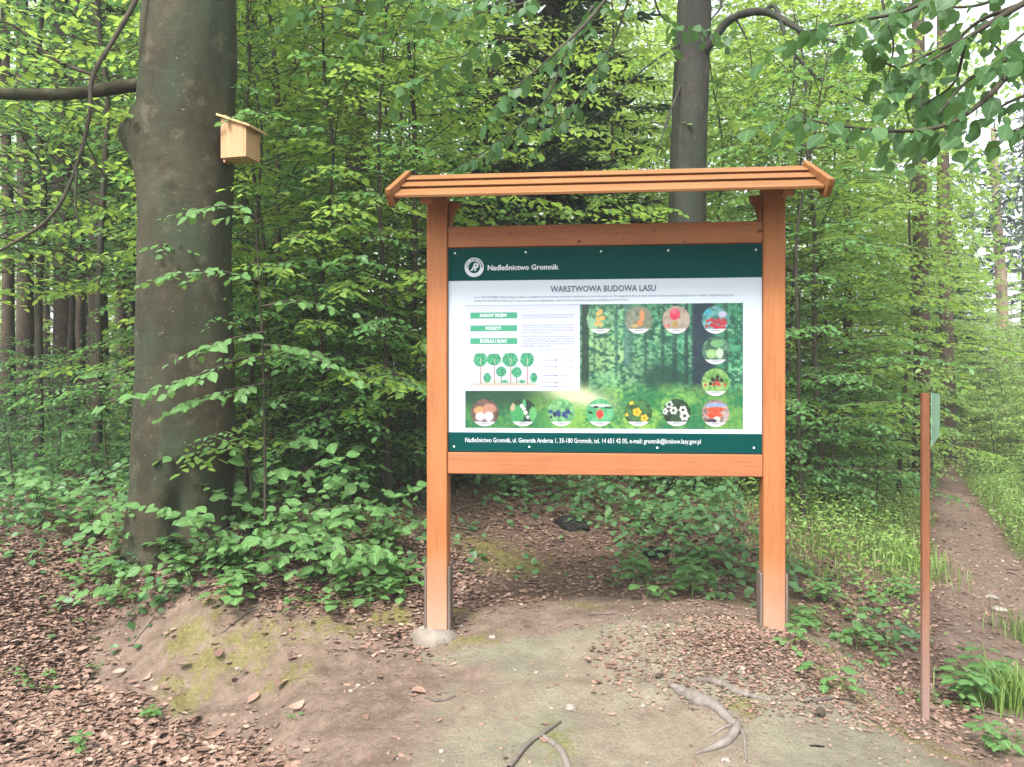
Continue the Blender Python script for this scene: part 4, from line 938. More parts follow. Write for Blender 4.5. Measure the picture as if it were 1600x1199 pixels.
for y0, lines in [(493, ['Najwyższe warstwy lasu stanowią DRZEWA, ich korony, kształtując', 'warunki świetlne dla wszystkich niższych pięter leśnych roślin.']),
                  (509, ['Średnią warstwę lasu, do wysokości kilku metrów, tworzy PODSZYT,', 'w którym rosną krzewy i młode drzewa: leszczyna, dereń, głóg,', 'kruszyna, jarząb, bez czarny, trzmielina oraz kalina, dające', 'schronienie zwierzętom i ptakom oraz cień glebie.']),
                  (526.5, ['Warstwa RUNA obejmuje rośliny zielne, krzewinki, paprocie,', 'a najniżej mchy. Bezpośrednio na glebie leży ściółka:', 'opadłe liście, igły, SZYSZKI i gałązki, które rozkładają', 'bakterie, grzyby i drobne zwierzęta, tworząc żyzną próchnicę', 'leśną i glebę.'])]:
    for i, s in enumerate(lines):
        text('small_text', s, 815, 897 if i < len(lines) - 1 or len(lines) == 2 else 862, y0 + i * 3.75 + .6, 2.5, M['ink_grey'], 2, .0, 1)

def diagram(U, V):
    x, y = 735 + U * 106, 549 + V * 60
    n = fbm(x / 1.5, y / 1.5, 12, 3); c = np.broadcast_to(lin((214, 219, 240)), U.shape + (3,)).copy()
    g = np.exp(-((y - 599.5 + 2 * (n - .5)) / 3.0) ** 2) * ((x > 739) & (x < 839)); c = lerp(c, lin((170, 190, 120)), g * .8 * sstep(.3, .6, n))
    c = lerp(c, lin((205, 180, 140)), np.exp(-((y - 601.5) / 1.3) ** 2) * ((x > 740) & (x < 838)) * .7)
    gc = lerp(lin((22, 130, 92)), lin((90, 190, 140)), sstep(.35, .65, n))
    for cx, yt, yb, wd in [(750.5, 552, 573, 11.5), (772, 553, 571, 12), (797.5, 552, 573.5, 13), (823.5, 552, 573.5, 11.5)]:
        c = lerp(c, lin((185, 150, 130)), ((abs(x - cx - .8) < .9) & (y > yb - 8) & (y < 601)) * .9)
        t = np.clip((y - yt) / (yb - yt), 0, 1); hw = wd * np.sin(np.pi * (t * .8 + .12)) ** .7 * (.85 + .5 * (n - .3))
        m = (np.abs(x - cx) < hw) & (y > yt) & (y < yb); c = np.where(m[..., None], gc, c)
        c = lerp(c, lin((230, 225, 200)), ((abs(x - cx - .8) < .5) & (y > yt + 8) & (y < yb - 2)) * .8)
    for cx, cy, rr in [(783.5, 581, 8), (807.5, 582, 8)]:
        c = lerp(c, lin((110, 130, 100)), ((abs(x - cx) < .6) & (y > cy) & (y < 600)) * .9)
        m = np.hypot(x - cx, y - cy) < rr * (.85 + .3 * n); c = np.where(m[..., None], gc, c)
    for cx, yt, yb, wd in [(761.5, 583, 598, 6), (834, 583, 598, 5.5), (789, 594, 599, 5), (816, 594, 599, 5)]:
        t = np.clip((y - yt) / (yb - yt), 0, 1); m = (np.abs(x - cx) < wd * np.sin(np.pi * (t * .75 + .12)) * (.8 + .4 * n)) & (y > yt) & (y < yb); c = np.where(m[..., None], gc, c)
    return c
paint_grid('tree_diagram', 735, 549, 841, 609, 212, 120, diagram, 2)
for py, s, e in [(562.8, 'I PIĘTRO DRZEW', 897), (573.4, 'II PIĘTRO DRZEW', 897), (587.2, 'PODSZYT', 888), (598.4, 'ŚCIÓŁKA I RUNO', 897), (603.8, 'GLEBA', 884)]:
    rect('arrow_line', 848, py - .35, 869, py + .35, M['ink_dark'], 2)
    (x0, z0), (x1, z1), (x2, z2) = bpl(868, py - 1.3), bpl(868, py + 1.3), bpl(872, py); y = YP - .0014
    link('arrow_head', mesh_np('arrow_head', [(x0, y, z0), (x1, y, z1), (x2, y, z2)], [(0, 1, 2)], M['ink_dark']), panel)
    text('arrow_text', s, 874.5, e, py + 1.2, 2.5, M['ink_grey'], 2, .004, 1)

def disc_fn(bgc, blobs, seed, nz=.5, cap=True):
    def fn(U, V):
        n = fbm(U * 7, V * 7, seed, 4); n2 = fbm(U * 18, V * 18, seed + 5, 2)
        c = lerp(lin(bgc[0]), lin(bgc[1]), sstep(.5 - nz / 2, .5 + nz / 2, n * .7 + n2 * .3))
        for (cx, cy, rx, ry, col) in blobs:
            m = 1 - sstep(.8, 1.1, np.hypot((U - cx) / rx, (V - cy) / ry) + .35 * (n2 - .5)); c = lerp(c, lin(col) * (.75 + .5 * n2[..., None]), m)
        if cap:
            c = lerp(c, lin((235, 238, 245)), sstep(.825, .835, V)); c = lerp(c, lin((130, 135, 150)), ((np.abs(V - .885) < .02) & (np.abs(U - .5) < .2)) * .7)
        return c
    return fn
def ring(n, cx, cy, r, s, col, ph=0): return [(cx + r * math.cos(ph + k * 6.283 / n), cy + r * math.sin(ph + k * 6.283 / n), s, s, col) for k in range(n)]
rb = random.Random(3)
def many_b(n, x0, x1, y0, y1, s, col): return [(rb.uniform(x0, x1), rb.uniform(y0, y1), s, s, col) for _ in range(n)]
DISCS = [
 (938, 500, disc_fn([(52, 110, 80), (150, 205, 160)], many_b(9, .35, .6, .15, .75, .08, (225, 185, 105)), 1)),
 (998, 500, disc_fn([(85, 105, 80), (165, 170, 150)], [(.62, .35, .1, .24, (215, 150, 105)), (.55, .62, .13, .12, (205, 140, 90)), (.35, .72, .15, .06, (200, 175, 110))], 2, .9)),
 (1056.5, 500, disc_fn([(150, 140, 125), (195, 180, 165)], [(.45, .3, .2, .22, (215, 60, 95)), (.42, .2, .1, .09, (235, 110, 135)), (.45, .65, .12, .12, (175, 150, 85)), (.15, .72, .12, .05, (225, 130, 120))], 3, .6)),
 (1118, 500, disc_fn([(50, 100, 95), (120, 190, 195)], [(.2, .22, .18, .14, (75, 170, 190)), (.75, .3, .15, .12, (190, 195, 215))] + many_b(34, .1, .9, .48, .78, .062, (190, 45, 65)), 4)),
 (1118, 548, disc_fn([(40, 66, 60), (105, 160, 130)], [(.35, .62, .2, .17, (160, 205, 140)), (.65, .6, .14, .2, (195, 220, 190)), (.55, .25, .25, .14, (115, 180, 120))], 5)),
 (1118, 597.5, disc_fn([(70, 140, 62), (170, 210, 130)], many_b(12, .3, .75, .3, .6, .07, (50, 25, 40)) + many_b(8, .12, .85, .5, .65, .06, (190, 90, 70)), 6)),
 (1118, 646, disc_fn([(120, 95, 90), (205, 185, 180)], [(.5, .2, .4, .08, (150, 175, 215)), (.5, .36, .36, .09, (210, 90, 60)), (.45, .56, .3, .13, (225, 85, 50)), (.55, .72, .12, .12, (235, 225, 215)), (.35, .78, .25, .07, (70, 50, 70))], 7)),
 (757.5, 645, disc_fn([(60, 48, 40), (130, 105, 95)], [(.3, .42, .2, .16, (215, 165, 115)), (.66, .36, .26, .2, (200, 145, 125)), (.33, .64, .17, .16, (228, 222, 226)), (.64, .64, .18, .18, (226, 220, 226))], 8)),
 (817, 645, disc_fn([(22, 44, 40), (45, 80, 60)], [(.3, .55, .3, .34, (70, 165, 100)), (.12, .3, .1, .16, (195, 180, 140)), (.88, .55, .16, .28, (100, 185, 115)), (.55, .2, .07, .2, (90, 180, 120)), (.46, .25, .07, .07, (240, 244, 240)), (.54, .36, .07, .07, (240, 244, 240)), (.6, .5, .075, .075, (240, 244, 240)), (.68, .66, .06, .06, (235, 240, 238))], 9)),
 (877, 645, disc_fn([(50, 130, 75), (150, 215, 150)], many_b(14, .1, .95, .45, .65, .075, (48, 72, 130)) + many_b(4, .05, .3, .5, .75, .05, (25, 30, 50)), 10)),
 (937.5, 645, disc_fn([(60, 165, 105), (120, 205, 150)], [(.5, .55, .14, .17, (222, 70, 70)), (.5, .24, .4, .05, (225, 232, 225)), (.15, .5, .1, .05, (40, 60, 40)), (.35, .3, .12, .05, (50, 70, 50)), (.8, .32, .15, .04, (40, 70, 45))], 11)),
 (997.5, 645, disc_fn([(26, 66, 44), (85, 140, 80)], ring(5, .45, .48, .1, .07, (240, 200, 60)) + [(.45, .48, .06, .06, (225, 160, 40))] + ring(5, .72, .7, .09, .06, (240, 200, 60)) + [(.25, .15, .09, .08, (215, 205, 70)), (.08, .58, .06, .07, (235, 190, 60))], 12)),
 (1057.5, 645, disc_fn([(18, 40, 34), (60, 95, 62)], ring(6, .38, .42, .1, .05, (244, 246, 246)) + ring(6, .72, .4, .1, .05, (244, 246, 246)) + ring(6, .78, .62, .12, .06, (246, 248, 248)) + ring(6, .22, .2, .1, .045, (235, 240, 240)) + ring(5, .06, .45, .08, .05, (240, 244, 244)), 13)),
]
for cx, cy_, fn in DISCS:
    paint_grid('picture_disc', cx - 21.5, cy_ - 21.5, cx + 21.5, cy_ + 21.5, 40, 40, fn, 3, disc=True)

def emblem():
    cx, cz = bpl(741, 418); r = (bpl(756, 418)[0] - cx); y = YP - .0007
    def flat(name, pts, mat, lay, f=None):
        n = len(pts); return link(name, mesh_np(name, [(cx + a * r, YP - .0007 * lay, cz + b * r) for a, b in pts], f or [tuple(range(n))], mat), panel)
    def annulus(r0, r1, mat, lay, n=48):
        a = np.linspace(0, 2 * np.pi, n, endpoint=False)
        pts = [(r0 * math.cos(t), r0 * math.sin(t)) for t in a] + [(r1 * math.cos(t), r1 * math.sin(t)) for t in a]
        return flat('emblem_ring', pts, mat, lay, [(i, (i + 1) % n, n + (i + 1) % n, n + i)[::-1] for i in range(n)])
    annulus(.62, 1, M['ink_white'], 1); annulus(.84, .9, M['ink_white'], 2) if 0 else None
    # the sloping capital with a spreading foot
    flat('emblem_mark', [(-.44, -.36), (-.2, -.36), (-.1, -.2), (.0, -.02), (.02, -.36), (.2, -.36), (.2, -.1), (.34, -.06), (.46, .1), (.44, .28), (.3, .42), (.05, .46), (-.06, .3), (-.14, .05), (-.28, -.2)][::-1], M['ink_white'], 1)
    flat('emblem_mark', [(.1, .08), (.22, .08), (.26, .18), (.2, .27), (.08, .26)][::-1], M['teal'], 2)
    # the name round the upper rim
    s = 'LASY PAŃSTWOWE'
    for i, ch in enumerate(s):
        if ch == ' ': continue
        cu = bpy.data.curves.new('t', 'FONT'); cu.body = ch; cu.size = 1; cu.offset = .02; cu.resolution_u = 1; cu.align_x = 'CENTER'
        o = bpy.data.objects.new('t', cu); COL.objects.link(o); dg = bpy.context.evaluated_depsgraph_get(); dg.update()
        me = bpy.data.meshes.new_from_object(o.evaluated_get(dg)); bpy.data.objects.remove(o); me.name = 'emblem_letter'
        a = R(178 - i * 176 / (len(s) - 1)); c = np.array([v.co[:] for v in me.vertices]) * .30
        tx, tz = math.sin(a), -math.cos(a); nx, nz = math.cos(a), math.sin(a)
        X = c[:, 0] * tx + (c[:, 1] + .70) * nx; Z = c[:, 0] * tz + (c[:, 1] + .70) * nz
        me.vertices.foreach_set('co', np.stack([cx + X * r, np.full(len(c), YP - .0016), cz + Z * r], 1).astype(np.float32).ravel())
        me.materials.clear(); me.materials.append(M['teal']); me.update(); link('emblem_letter', me, panel)
    for k in range(7):    # oak leaf row on the lower rim
        a = R(222 + k * 16); p = [(.81 * math.cos(a) + .06 * math.cos(a + q) * (1 if e % 2 else .5), .81 * math.sin(a) + .06 * math.sin(a + q) * (1 if e % 2 else .5)) for e, q in enumerate(np.linspace(0, 6.283, 8, endpoint=False))]
        flat('emblem_leaf', p[::-1], simple('print_ink_oak', (.35, .42, .48)) if k == 0 else bpy.data.materials['print_ink_oak'], 2)
emblem()
for px, py in [(711,396),(821.5,394.5),(939,393),(1044,391.5),(1181,390.5),(708,533.5),(1180,538),(709.5,698),(827,698.5),(1027,700),(1178,700)]:
    x, z = bpl(px, py, YP); n = 10
    MB().add([(x + .0062 * math.cos(a), YP - .001, z + .0062 * math.sin(a)) for a in np.linspace(0, 6.283, n, endpoint=False)] + [(x + .004 * math.cos(a), YP - .0045, z + .004 * math.sin(a)) for a in np.linspace(0, 6.283, n, endpoint=False)],
             [(i, (i + 1) % n, n + (i + 1) % n, n + i) for i in range(n)] + [tuple(range(n, 2 * n))]).build('screw', M['screw'], panel)

# ------------------------------------------------------------------ the signpost by the path
def signpost():
    b = at(1445.5, 1126, 4.0)
    t = thing('signpost', 'narrow brown wooden post with pale green plate seen nearly edge on beside the path', 'signpost', (b.x, b.y, b.z), R(-6))
    MB().box(-.0185, .0185, -.016, .016, -.15, 1.645).build('post', M['stain_red'], t, bevel=.004)
    pm = NT('faded_plate'); n = pm.noise(pm.coord('Object', (1, 1, 1)), 9, 4)
    pm.bsdf(pm.ramp(n, [(.35, (.14, .27, .17)), (.55, (.22, .37, .25)), (.75, (.16, .30, .20))]), .5)
    # plate on the right-hand side of the post, running back from the viewer
    v0, v1 = Vector((.0205, -.02, 0)), Vector((.12, .13, 0)); d = (v1 - v0).normalized(); nrm = Vector((d.y, -d.x, 0)) * .004
    q = [(v0, 1.38), (v1, 1.425), (v1, 1.64), (v0, 1.645)]
    v = [(p.x, p.y, z) for p, z in q] + [(p.x + nrm.x, p.y + nrm.y, z) for p, z in q]
    MB().add(v, [(0, 1, 2, 3), (7, 6, 5, 4), (0, 4, 5, 1), (1, 5, 6, 2), (2, 6, 7, 3), (3, 7, 4, 0)]).build('plate', pm.m, t)
    return t
signpost()

# ------------------------------------------------------------------ roots, sticks, stones, cones on the mound
def ground_path(pxs, lift=.0):
    out = []
    for px, py in pxs:
        p = drop(px, py); out.append(p + Vector((0, 0, lift)))
    return out
def lying(name, label, cat, pxs, rads, mat, lift=.3, n=11, wob=.34, group=None, extra=()):
    P = ground_path(pxs); base = P[0].copy(); t = thing(name, label, cat, base, 0, group) if extra else None
    q = spline([p - base for p in P], 6); r = np.interp(np.linspace(0, 1, len(q)), np.linspace(0, 1, len(rads)), rads)
    for p, rr in zip(q, r): p.z = H(p.x + base.x, p.y + base.y) - base.z + rr * lift
    v, f = tube_np(q, r, n, wob, len(pxs)); me = mesh_np(name, v, f, mat, smooth=True)
    if not extra: return tag(link(name, me, loc=base), label, cat, group)
    link('main_root', me, t)
    for pp, rr_ in extra:
        P2 = ground_path(pp); q = spline([p - base for p in P2], 5); r = np.interp(np.linspace(0, 1, len(q)), np.linspace(0, 1, len(rr_)), rr_)
        for p, rr in zip(q, r): p.z = H(p.x + base.x, p.y + base.y) - base.z + rr * lift
        v, f = tube_np(q, r, 7, wob, 3); link('side_root', mesh_np('side_root', v, f, mat, smooth=True), t)
    return t
lying('tree_root', 'thick grey exposed root lying across the bare mound', 'root', [(1046, 1072), (1065, 1084), (1090, 1098), (1118, 1112), (1146, 1134)], [.014, .026, .033, .028, .016], M['root'], .35,
      extra=[([(1146, 1134), (1152, 1140), (1140, 1158), (1115, 1172), (1085, 1186)], [.02, .022, .018, .006]), ([(1144, 1136), (1125, 1145), (1105, 1156)], [.008, .006, .003]), ([(1156, 1140), (1163, 1160), (1166, 1195)], [.01, .007, .005])])
lying('tree_root', 'flat grey root half buried behind the thicker root on the mound', 'root', [(1085, 1067), (1115, 1070), (1150, 1082), (1180, 1092), (1205, 1097)], [.01, .018, .02, .013, .01], M['root'], .2)
lying('tree_root', 'short mossy root end by the front stick', 'root', [(846, 1152), (862, 1165), (880, 1180), (892, 1215)], [.008, .014, .015, .015], M['root'], .2)
lying('fallen_stick', 'dark broken stick lying at the front edge of the mound', 'stick', [(876, 1130), (850, 1148), (825, 1168), (795, 1205)], [.006, .009, .010, .010], M['stick'], 1)
lying('fallen_stick', 'thin curved twig on the mossy shoulder of the mound near the signpost', 'stick', [(1256, 1099), (1290, 1096), (1330, 1099), (1366, 1110)], [.006, .007, .006, .004], M['stick'], 1, 6)
lying('fallen_stick', 'thin twig lying on the leafy ground behind the mound top', 'stick', [(920, 963), (950, 961), (985, 964)], [.006, .006, .004], M['stick'], 1, 6)
lying('fallen_stick', 'bent bare root twig on the mossy bank below the seedlings', 'stick', [(412, 955), (390, 962), (365, 975), (345, 995)], [.004, .007, .007, .004], M['stick'], 1, 6)
lying('fallen_stick', 'short dark twig on the reddish slope of the mound', 'stick', [(664, 1092), (685, 1097), (712, 1093)], [.004, .006, .004], M['stick'], 1, 6)
lying('fallen_stick', 'pale dry stick lying across the path verge by the grass tuft', 'stick', [(1535, 1114), (1560, 1120), (1585, 1124)], [.007, .008, .005], M['stick'], 1, 6)
lying('fallen_stick', 'dark twig along the top of the mossy bank', 'stick', [(240, 972), (222, 990), (205, 1012)], [.005, .007, .004], M['stick'], 1, 6)
lying('fallen_stick', 'small black splinter on the bare front of the mound', 'stick', [(1265, 1167), (1278, 1170), (1288, 1171)], [.003, .005, .003], M['blackish'], 1, 6)

def lump(name, label, cat, px, py, s, mat, seed, flat=.6, group=None, z=.25):
    p = drop(px, py); bm = bmesh.new(); bmesh.ops.create_icosphere(bm, subdivisions=2, radius=1); rg = np.random.default_rng(seed)
    ax = rg.uniform(.75, 1.3, 3)
    for v in bm.verts:
        k = 1 + .22 * math.sin(v.co.x * 3 + seed) * math.cos(v.co.y * 4 + seed) + .1 * rg.normal()
        v.co = Vector((v.co.x * ax[0] * k, v.co.y * ax[1] * k, v.co.z * flat * k)) * s
    me = bpy.data.meshes.new(name); bm.to_mesh(me); bm.free(); me.materials.append(mat)
    o = link(name, me, loc=(p.x, p.y, p.z + s * flat * z)); o.rotation_euler = (0, 0, rg.uniform(0, 6)); return tag(o, label, cat, group)
for i, (px, py, s) in enumerate([(770,999,.022),(892,1110,.024),(838,1054,.014),(1135,1192,.022),(1160,1049,.018),(1122,996,.014),(1008,983,.012),(862,1109,.010),(668,1000,.012),(726,1017,.010),(805,1048,.008),(1220,1015,.01),
                                 (372,1046,.016),(548,1083,.012),(560,1074,.016),(1005,1106,.01),(1090,1055,.012),(955,1072,.009),(1030,1020,.01),(690,1178,.012),(620,1190,.01),(700,960,.01)]):
    lump('small_stone', 'small pale stone lying on the bare mound soil', 'stone', px, py, s, M['stone'], i, .55, 'pale stones scattered on the mound')
for i, (px, py, s) in enumerate([(1548, 934, .045), (1562, 953, .05)]):
    lump('path_stone', ['upper flat pale stone set in the path', 'lower flat pale stone set in the path'][i], 'stone', px, py, s, M['stone'], 40 + i, .3)
lump('stone', 'dark grey rounded stone beside the pine cone', 'stone', 1297, 1110, .018, M['stick'], 60, .9)
lump('dark_hole_lump', 'black lump standing in for a dark hole among dead leaves behind the board', 'log', 893, 822, .19, M['blackish'], 61, .36).scale = (1.25, .7, 1)  # black lumps added in place of dark holes in the ground
lump('dark_hole_lump', 'smaller black lump standing in for a dark hole beyond the larger one', 'log', 1025, 868, .10, M['blackish'], 62, .4)
def cone(px, py, label, s=.022):
    p = drop(px, py); t = thing('pine_cone', label, 'pine cone', (p.x, p.y, p.z + s * .5), 1.0)
    rg = np.random.default_rng(px); n = 46; k = np.arange(n); a = k * 2.4; h = k / n
    r = s * .55 * np.sin(np.pi * (h * .85 + .1)); pos = np.stack([(h - .5) * s * 1.8, r * .6 * np.cos(a), r * .6 * np.sin(a)], 1)
    v, f, tt = scatter(pos, np.stack([np.full(n, .5), np.cos(a), np.sin(a)], 1), np.stack([np.full(n, 1.), 0 * a, 0 * a], 1) + .01, s * .55, tmpl_low(.45), 1, rg)
    link('scales', mesh_np('scales', v, f, M['spruce_bark']), t, kind='stuff')
    vv, ff = tube_np([(-s * .9, 0, 0), (-s * .5, 0, 0), (0, 0, 0), (s * .5, 0, 0), (s * .9, 0, 0)], [s * .1, s * .35, s * .4, s * .3, s * .05], 8); link('core', mesh_np('core', vv, ff, M['blackish']), t)
cone(1282, 1122, 'dark open pine cone lying on the bare front of the mound', .03); cone(1028, 1060, 'brown pine cone on the mound behind the thick root', .02)

# ------------------------------------------------------------------ plants near the viewer
def near_plant(name, label, cat, base, stems, leafsize, mesh='shrub_leaf', seed=1, group=None, width=1.15, gap=.05, sub=.11, sublen=.16, stem_r=.006, limit=120, start=.15, bare_first=False):
    rg = np.random.default_rng(seed); base = Vector(base); t = thing(name, label, cat, base, 0, group); mb = MB(); LP, LD, LN = [], [], []
    for ns, pts in enumerate(stems):
        q = spline([Vector(p) - base for p in pts], 5); mb.tube(q, np.linspace(stem_r, .0016, len(q)), 5)
        if bare_first and ns == 0: continue
        tw, lp, ld, ln = sprays(q, rg, sub, (sublen * .6, sublen * 1.3), gap, leafsize, start, .15)
        for k in tw: mb.tube(k, [.0022, .0018, .0012], 3)
        LP.append(lp); LD.append(ld); LN.append(ln)
    mb.build('stem', M['twig_bark'], t, smooth=True)
    lp, ld, ln = map(np.concatenate, (LP, LD, LN)); ln = np.array([0, -.75, 1]) + (ln - [0, 0, 1]) * 1.0
    put_leaves(t, LEAF[mesh], lp, ld, ln, leafsize * rg.uniform(.42, 1.12, len(lp)), width, limit)
    return t
def G_(px, py): p = drop(px, py); return (p.x, p.y, p.z - .02)

# sapling whose sprays cross in front of the thick trunk
b = Vector(gp(415, 5.35))
near_plant('beech_sapling', 'thin beech sapling whose leafy sprays cross in front of the thick trunk', 'sapling', b,
    [[b, at(412, 600, 5.35), at(405, 450, 5.35), at(398, 320, 5.4)],
     [at(412, 560, 5.35), at(380, 560, 5.2), at(330, 578, 5.1), at(270, 600, 5.05), at(190, 622, 5.0)], [at(410, 520, 5.35), at(360, 530, 5.15), at(310, 545, 5.1)],
     [at(405, 440, 5.35), at(350, 425, 5.15), at(300, 425, 5.1), at(262, 430, 5.1)], [at(400, 340, 5.38), at(360, 322, 5.2), at(298, 328, 5.1)],
     [at(412, 540, 5.35), at(460, 545, 5.4), at(530, 575, 5.4)], [at(408, 480, 5.35), at(460, 470, 5.5), at(520, 480, 5.6)], [at(412, 600, 5.35), at(350, 612, 5.15), at(290, 632, 5.1)]],
    .085, 'shrub_leaf', 5, None, 1.1, .04, .085, .24, .012, 300, .05, True)
# broad-leaved shrub right of the trunk foot
b = Vector(G_(392, 842))
near_plant('young_shrub', 'fresh broad leaved shrub growing right of the thick trunk foot', 'shrub', b,
    [[b, at(395, 760, b.y), at(370, 705, b.y - .1), at(290, 708, b.y - .2)], [b, at(420, 740, b.y), at(450, 690, b.y), at(480, 686, b.y)], [b, at(390, 740, b.y - .1), at(380, 700, b.y - .1), at(350, 690, b.y)], [b, at(440, 770, b.y - .1), at(470, 740, b.y - .1), at(455, 735, b.y - .2)], [b, at(370, 790, b.y - .2), at(345, 770, b.y - .2)]],
    .115, 'shrub_leaf', 8, None, 1.2, .065, .13, .16, .007, 150, .3)
b = Vector(G_(520, 800))
near_plant('young_shrub', 'small upright shrub with rounded leaves midway between trunk and board', 'shrub', b,
    [[b, at(525, 750, b.y), at(530, 705, b.y), at(560, 700, b.y)], [b, at(540, 740, b.y), at(560, 730, b.y)], [b, at(505, 750, b.y), at(500, 720, b.y)]], .085, 'shrub_leaf', 9, None, 1.2, .06, .12, .13, .005, 80, .3)
for k, (px, py, top, lab) in enumerate([(395, 945, [(410, 880), (480, 862), (560, 850)], 'low beech seedling arching over the bank edge above the bare roots'), (360, 925, [(400, 860), (430, 835), (500, 840)], 'pale leaved seedling above the arching one on the bank'),
        (300, 935, [(290, 890), (240, 880), (200, 895)], 'leafy seedling leaning towards the leaf litter below the trunk'), (330, 900, [(320, 850), (370, 820), (400, 826)], 'bright seedling directly below the hollow of the thick trunk'),
        (640, 915, [(640, 890), (632, 882)], 'small two leaved bright seedling beside the left post'), (230, 870, [(215, 800), (180, 782), (170, 790)], 'seedling with serrated leaves against the left root of the trunk')]):
    b = Vector(G_(px, py)); near_plant('beech_seedling', lab, 'seedling', b, [[b] + [at(a, c, b.y - .06 * i) for i, (a, c) in enumerate(top)], [b, (b + at(*top[0], b.y)) * .5, at(top[-1][0] - 50, top[-1][1] + 25, b.y - .1)]], .085, 'shrub_leaf', 20 + k, None, 1.15, .055, .10, .15, .004, 70, .25)

for k, (px, py, d0, top, lab) in enumerate([(450, 860, None, [(455, 800), (470, 745), (510, 720)], 'spreading shrub on the slope right of the thick trunk'),
        (420, 890, None, [(440, 835), (500, 800), (560, 790)], 'low arching shrub in the middle of the bank'), (590, 860, None, [(600, 800), (590, 765), (560, 755)], 'dull green shrub left of the left board post'), (350, 890, None, [(330, 830), (280, 800), (240, 790)], 'broad leaved shrub below the fern'),
        (150, 850, None, [(140, 790), (100, 760), (60, 750)], 'dark shrub west of the thick trunk'), (60, 820, None, [(60, 770), (30, 740), (0, 735)], 'dark low shrub by the left edge of the wood floor'), (480, 900, None, [(500, 860), (540, 850), (590, 858)], 'low bright shrub in front of the bank plants')]):
    b = Vector(G_(px, py)); tp = [at(a, c, b.y - .08 * i) for i, (a, c) in enumerate(top)]
    near_plant('young_shrub', lab, 'shrub', b, [[b] + tp, [b, (b + tp[0]) * .5, tp[1] + Vector((.22, -.15, -.02))], [b, tp[0] + Vector((-.1, .1, 0)), tp[1] + Vector((-.25, .05, .03))], [b, (b + tp[0]) * .5 + Vector((.1, -.1, 0)), tp[0] + Vector((.25, -.2, -.05))]], .10, 'shrub_leaf', 60 + k, None, 1.15, .05, .10, .17, .006, 130, .2)
# ferns
def fern(px, py, label, n=7, L=.42, seed=1, col='cover_leaf'):
    p = drop(px, py); t = thing('fern', label, 'fern', p); rg = np.random.default_rng(seed)
    for k in range(n):
        az = k * 6.283 / n + rg.uniform(-.3, .3); d = np.array([math.cos(az), math.sin(az), 0]); l = L * rg.uniform(.75, 1.15)
        s = np.linspace(0, 1, 9); P = d * (l * s * (.4 + .4 * s))[:, None] + np.array([0, 0, 1]) * (l * (s * .95 - .5 * s * s))[:, None]
        m = 26; u = np.repeat(np.linspace(.14, 1, m), 2); sg = np.tile([-1, 1], m)
        q = np.stack([np.interp(u, s, P[:, i]) for i in range(3)], 1); lat = np.array([-d[1], d[0], 0]); 
        v, f, tt = scatter(q, lat * sg[:, None] + d * .35 + [0, 0, -.1], np.array([0, 0, 1.]) + d * -.3 + jit(len(q), .1, rg), l * .24 * np.sin(np.pi * (u * .85 + .12)) + .006, tmpl_low(.14), 1, rg)
        v2, f2 = tube_np(P, np.linspace(.003, .001, 9), 3)
        link('frond', mesh_np('frond', np.r_[v, v2], np.r_[f, f2 + len(v)], M[col], tint=np.r_[tt, np.full(len(v2), .2)]), t)
fern(292, 800, 'green fern growing in the hollow at the foot of the thick trunk', 8, .40, 2)
fern(604, 795, 'single small fern on the leafy slope left of the board', 5, .32, 3)
fern(800, 770, 'little fern on the slope under the board', 5, .25, 4)

# seedlings on the forest floor: a few models, copied with their leaves
def seedling_model(seed, n, h, ls):
    rg = np.random.default_rng(seed); t = thing('woodland_seedling', 'small green seedling sprouting through the dead leaves', 'seedling', (0, 0, -50)); mb = MB(); LP, LD, LN = [], [], []
    mb.tube([(0, 0, 0), (.01, .005, h * .5), (.0, .01, h)], [.003, .0025, .0015], 4)
    for k in range(n):
        z = h * (1 if k < 3 else rg.uniform(.35, .98)); az = k * 2.2 + rg.uniform(-.4, .4); d = np.array([math.cos(az), math.sin(az), rg.uniform(-.05, .3)]); r0 = rg.uniform(.02, .10)
        mb.tube([(0, 0, z * .96), tuple(d * r0 + [0, 0, z])], [.0015, .001], 3); LP.append(d * r0 + [0, 0, z]); LD.append(d - [0, 0, .25]); LN.append(np.array([0, 0, 1.]) + jit(1, .3, rg)[0])
    mb.build('stem', M['herb_leaf'], t); put_leaves(t, LEAF['shrub_leaf'], LP, LD, LN, ls * rg.uniform(.7, 1.1, n), 1.3); return t
SEED = [seedling_model(400 + i, n, h, ls) for i, (n, h, ls) in enumerate([(8, .08, .075), (11, .13, .08), (6, .05, .065), (14, .17, .085)])]
used = set()
def sow(spots, label, group, big=1.0):
    for px, py in spots:
        p = drop(px, py); k = rnd.randrange(4)
        if k in used: o = dup(SEED[k])
        else: o = SEED[k]; used.add(k)
        o.location = p; o.rotation_euler = (0, 0, rnd.uniform(0, 6.28)); s = rnd.uniform(.75, 1.3) * big; o.scale = (s, s, s); o['label'] = label(px, py) if callable(label) else label; o['group'] = group
bank = [(rnd.uniform(120, 640), rnd.uniform(800, 960)) for _ in range(150)]
bank = [(a, c) for a, c in bank if c < 985 - .00035 * (a - 420) ** 2 - 20 and not (190 < a < 260 and c < 850) and c > 815 - .05 * a]
def bank_label(px, py):
    where = 'west of the thick trunk foot' if px < 230 else 'straight below the thick trunk foot' if px < 350 else 'on the bank right of the thick trunk' if px < 470 else 'on the slope midway from trunk to board' if px < 560 else 'close to the left board post'
    return ('small green seedling among shrubs ' if py < 880 else 'small green seedling near the bare bank edge ') + where
sow(bank[:95], bank_label, 'seedlings carpeting the bank below the trunk')
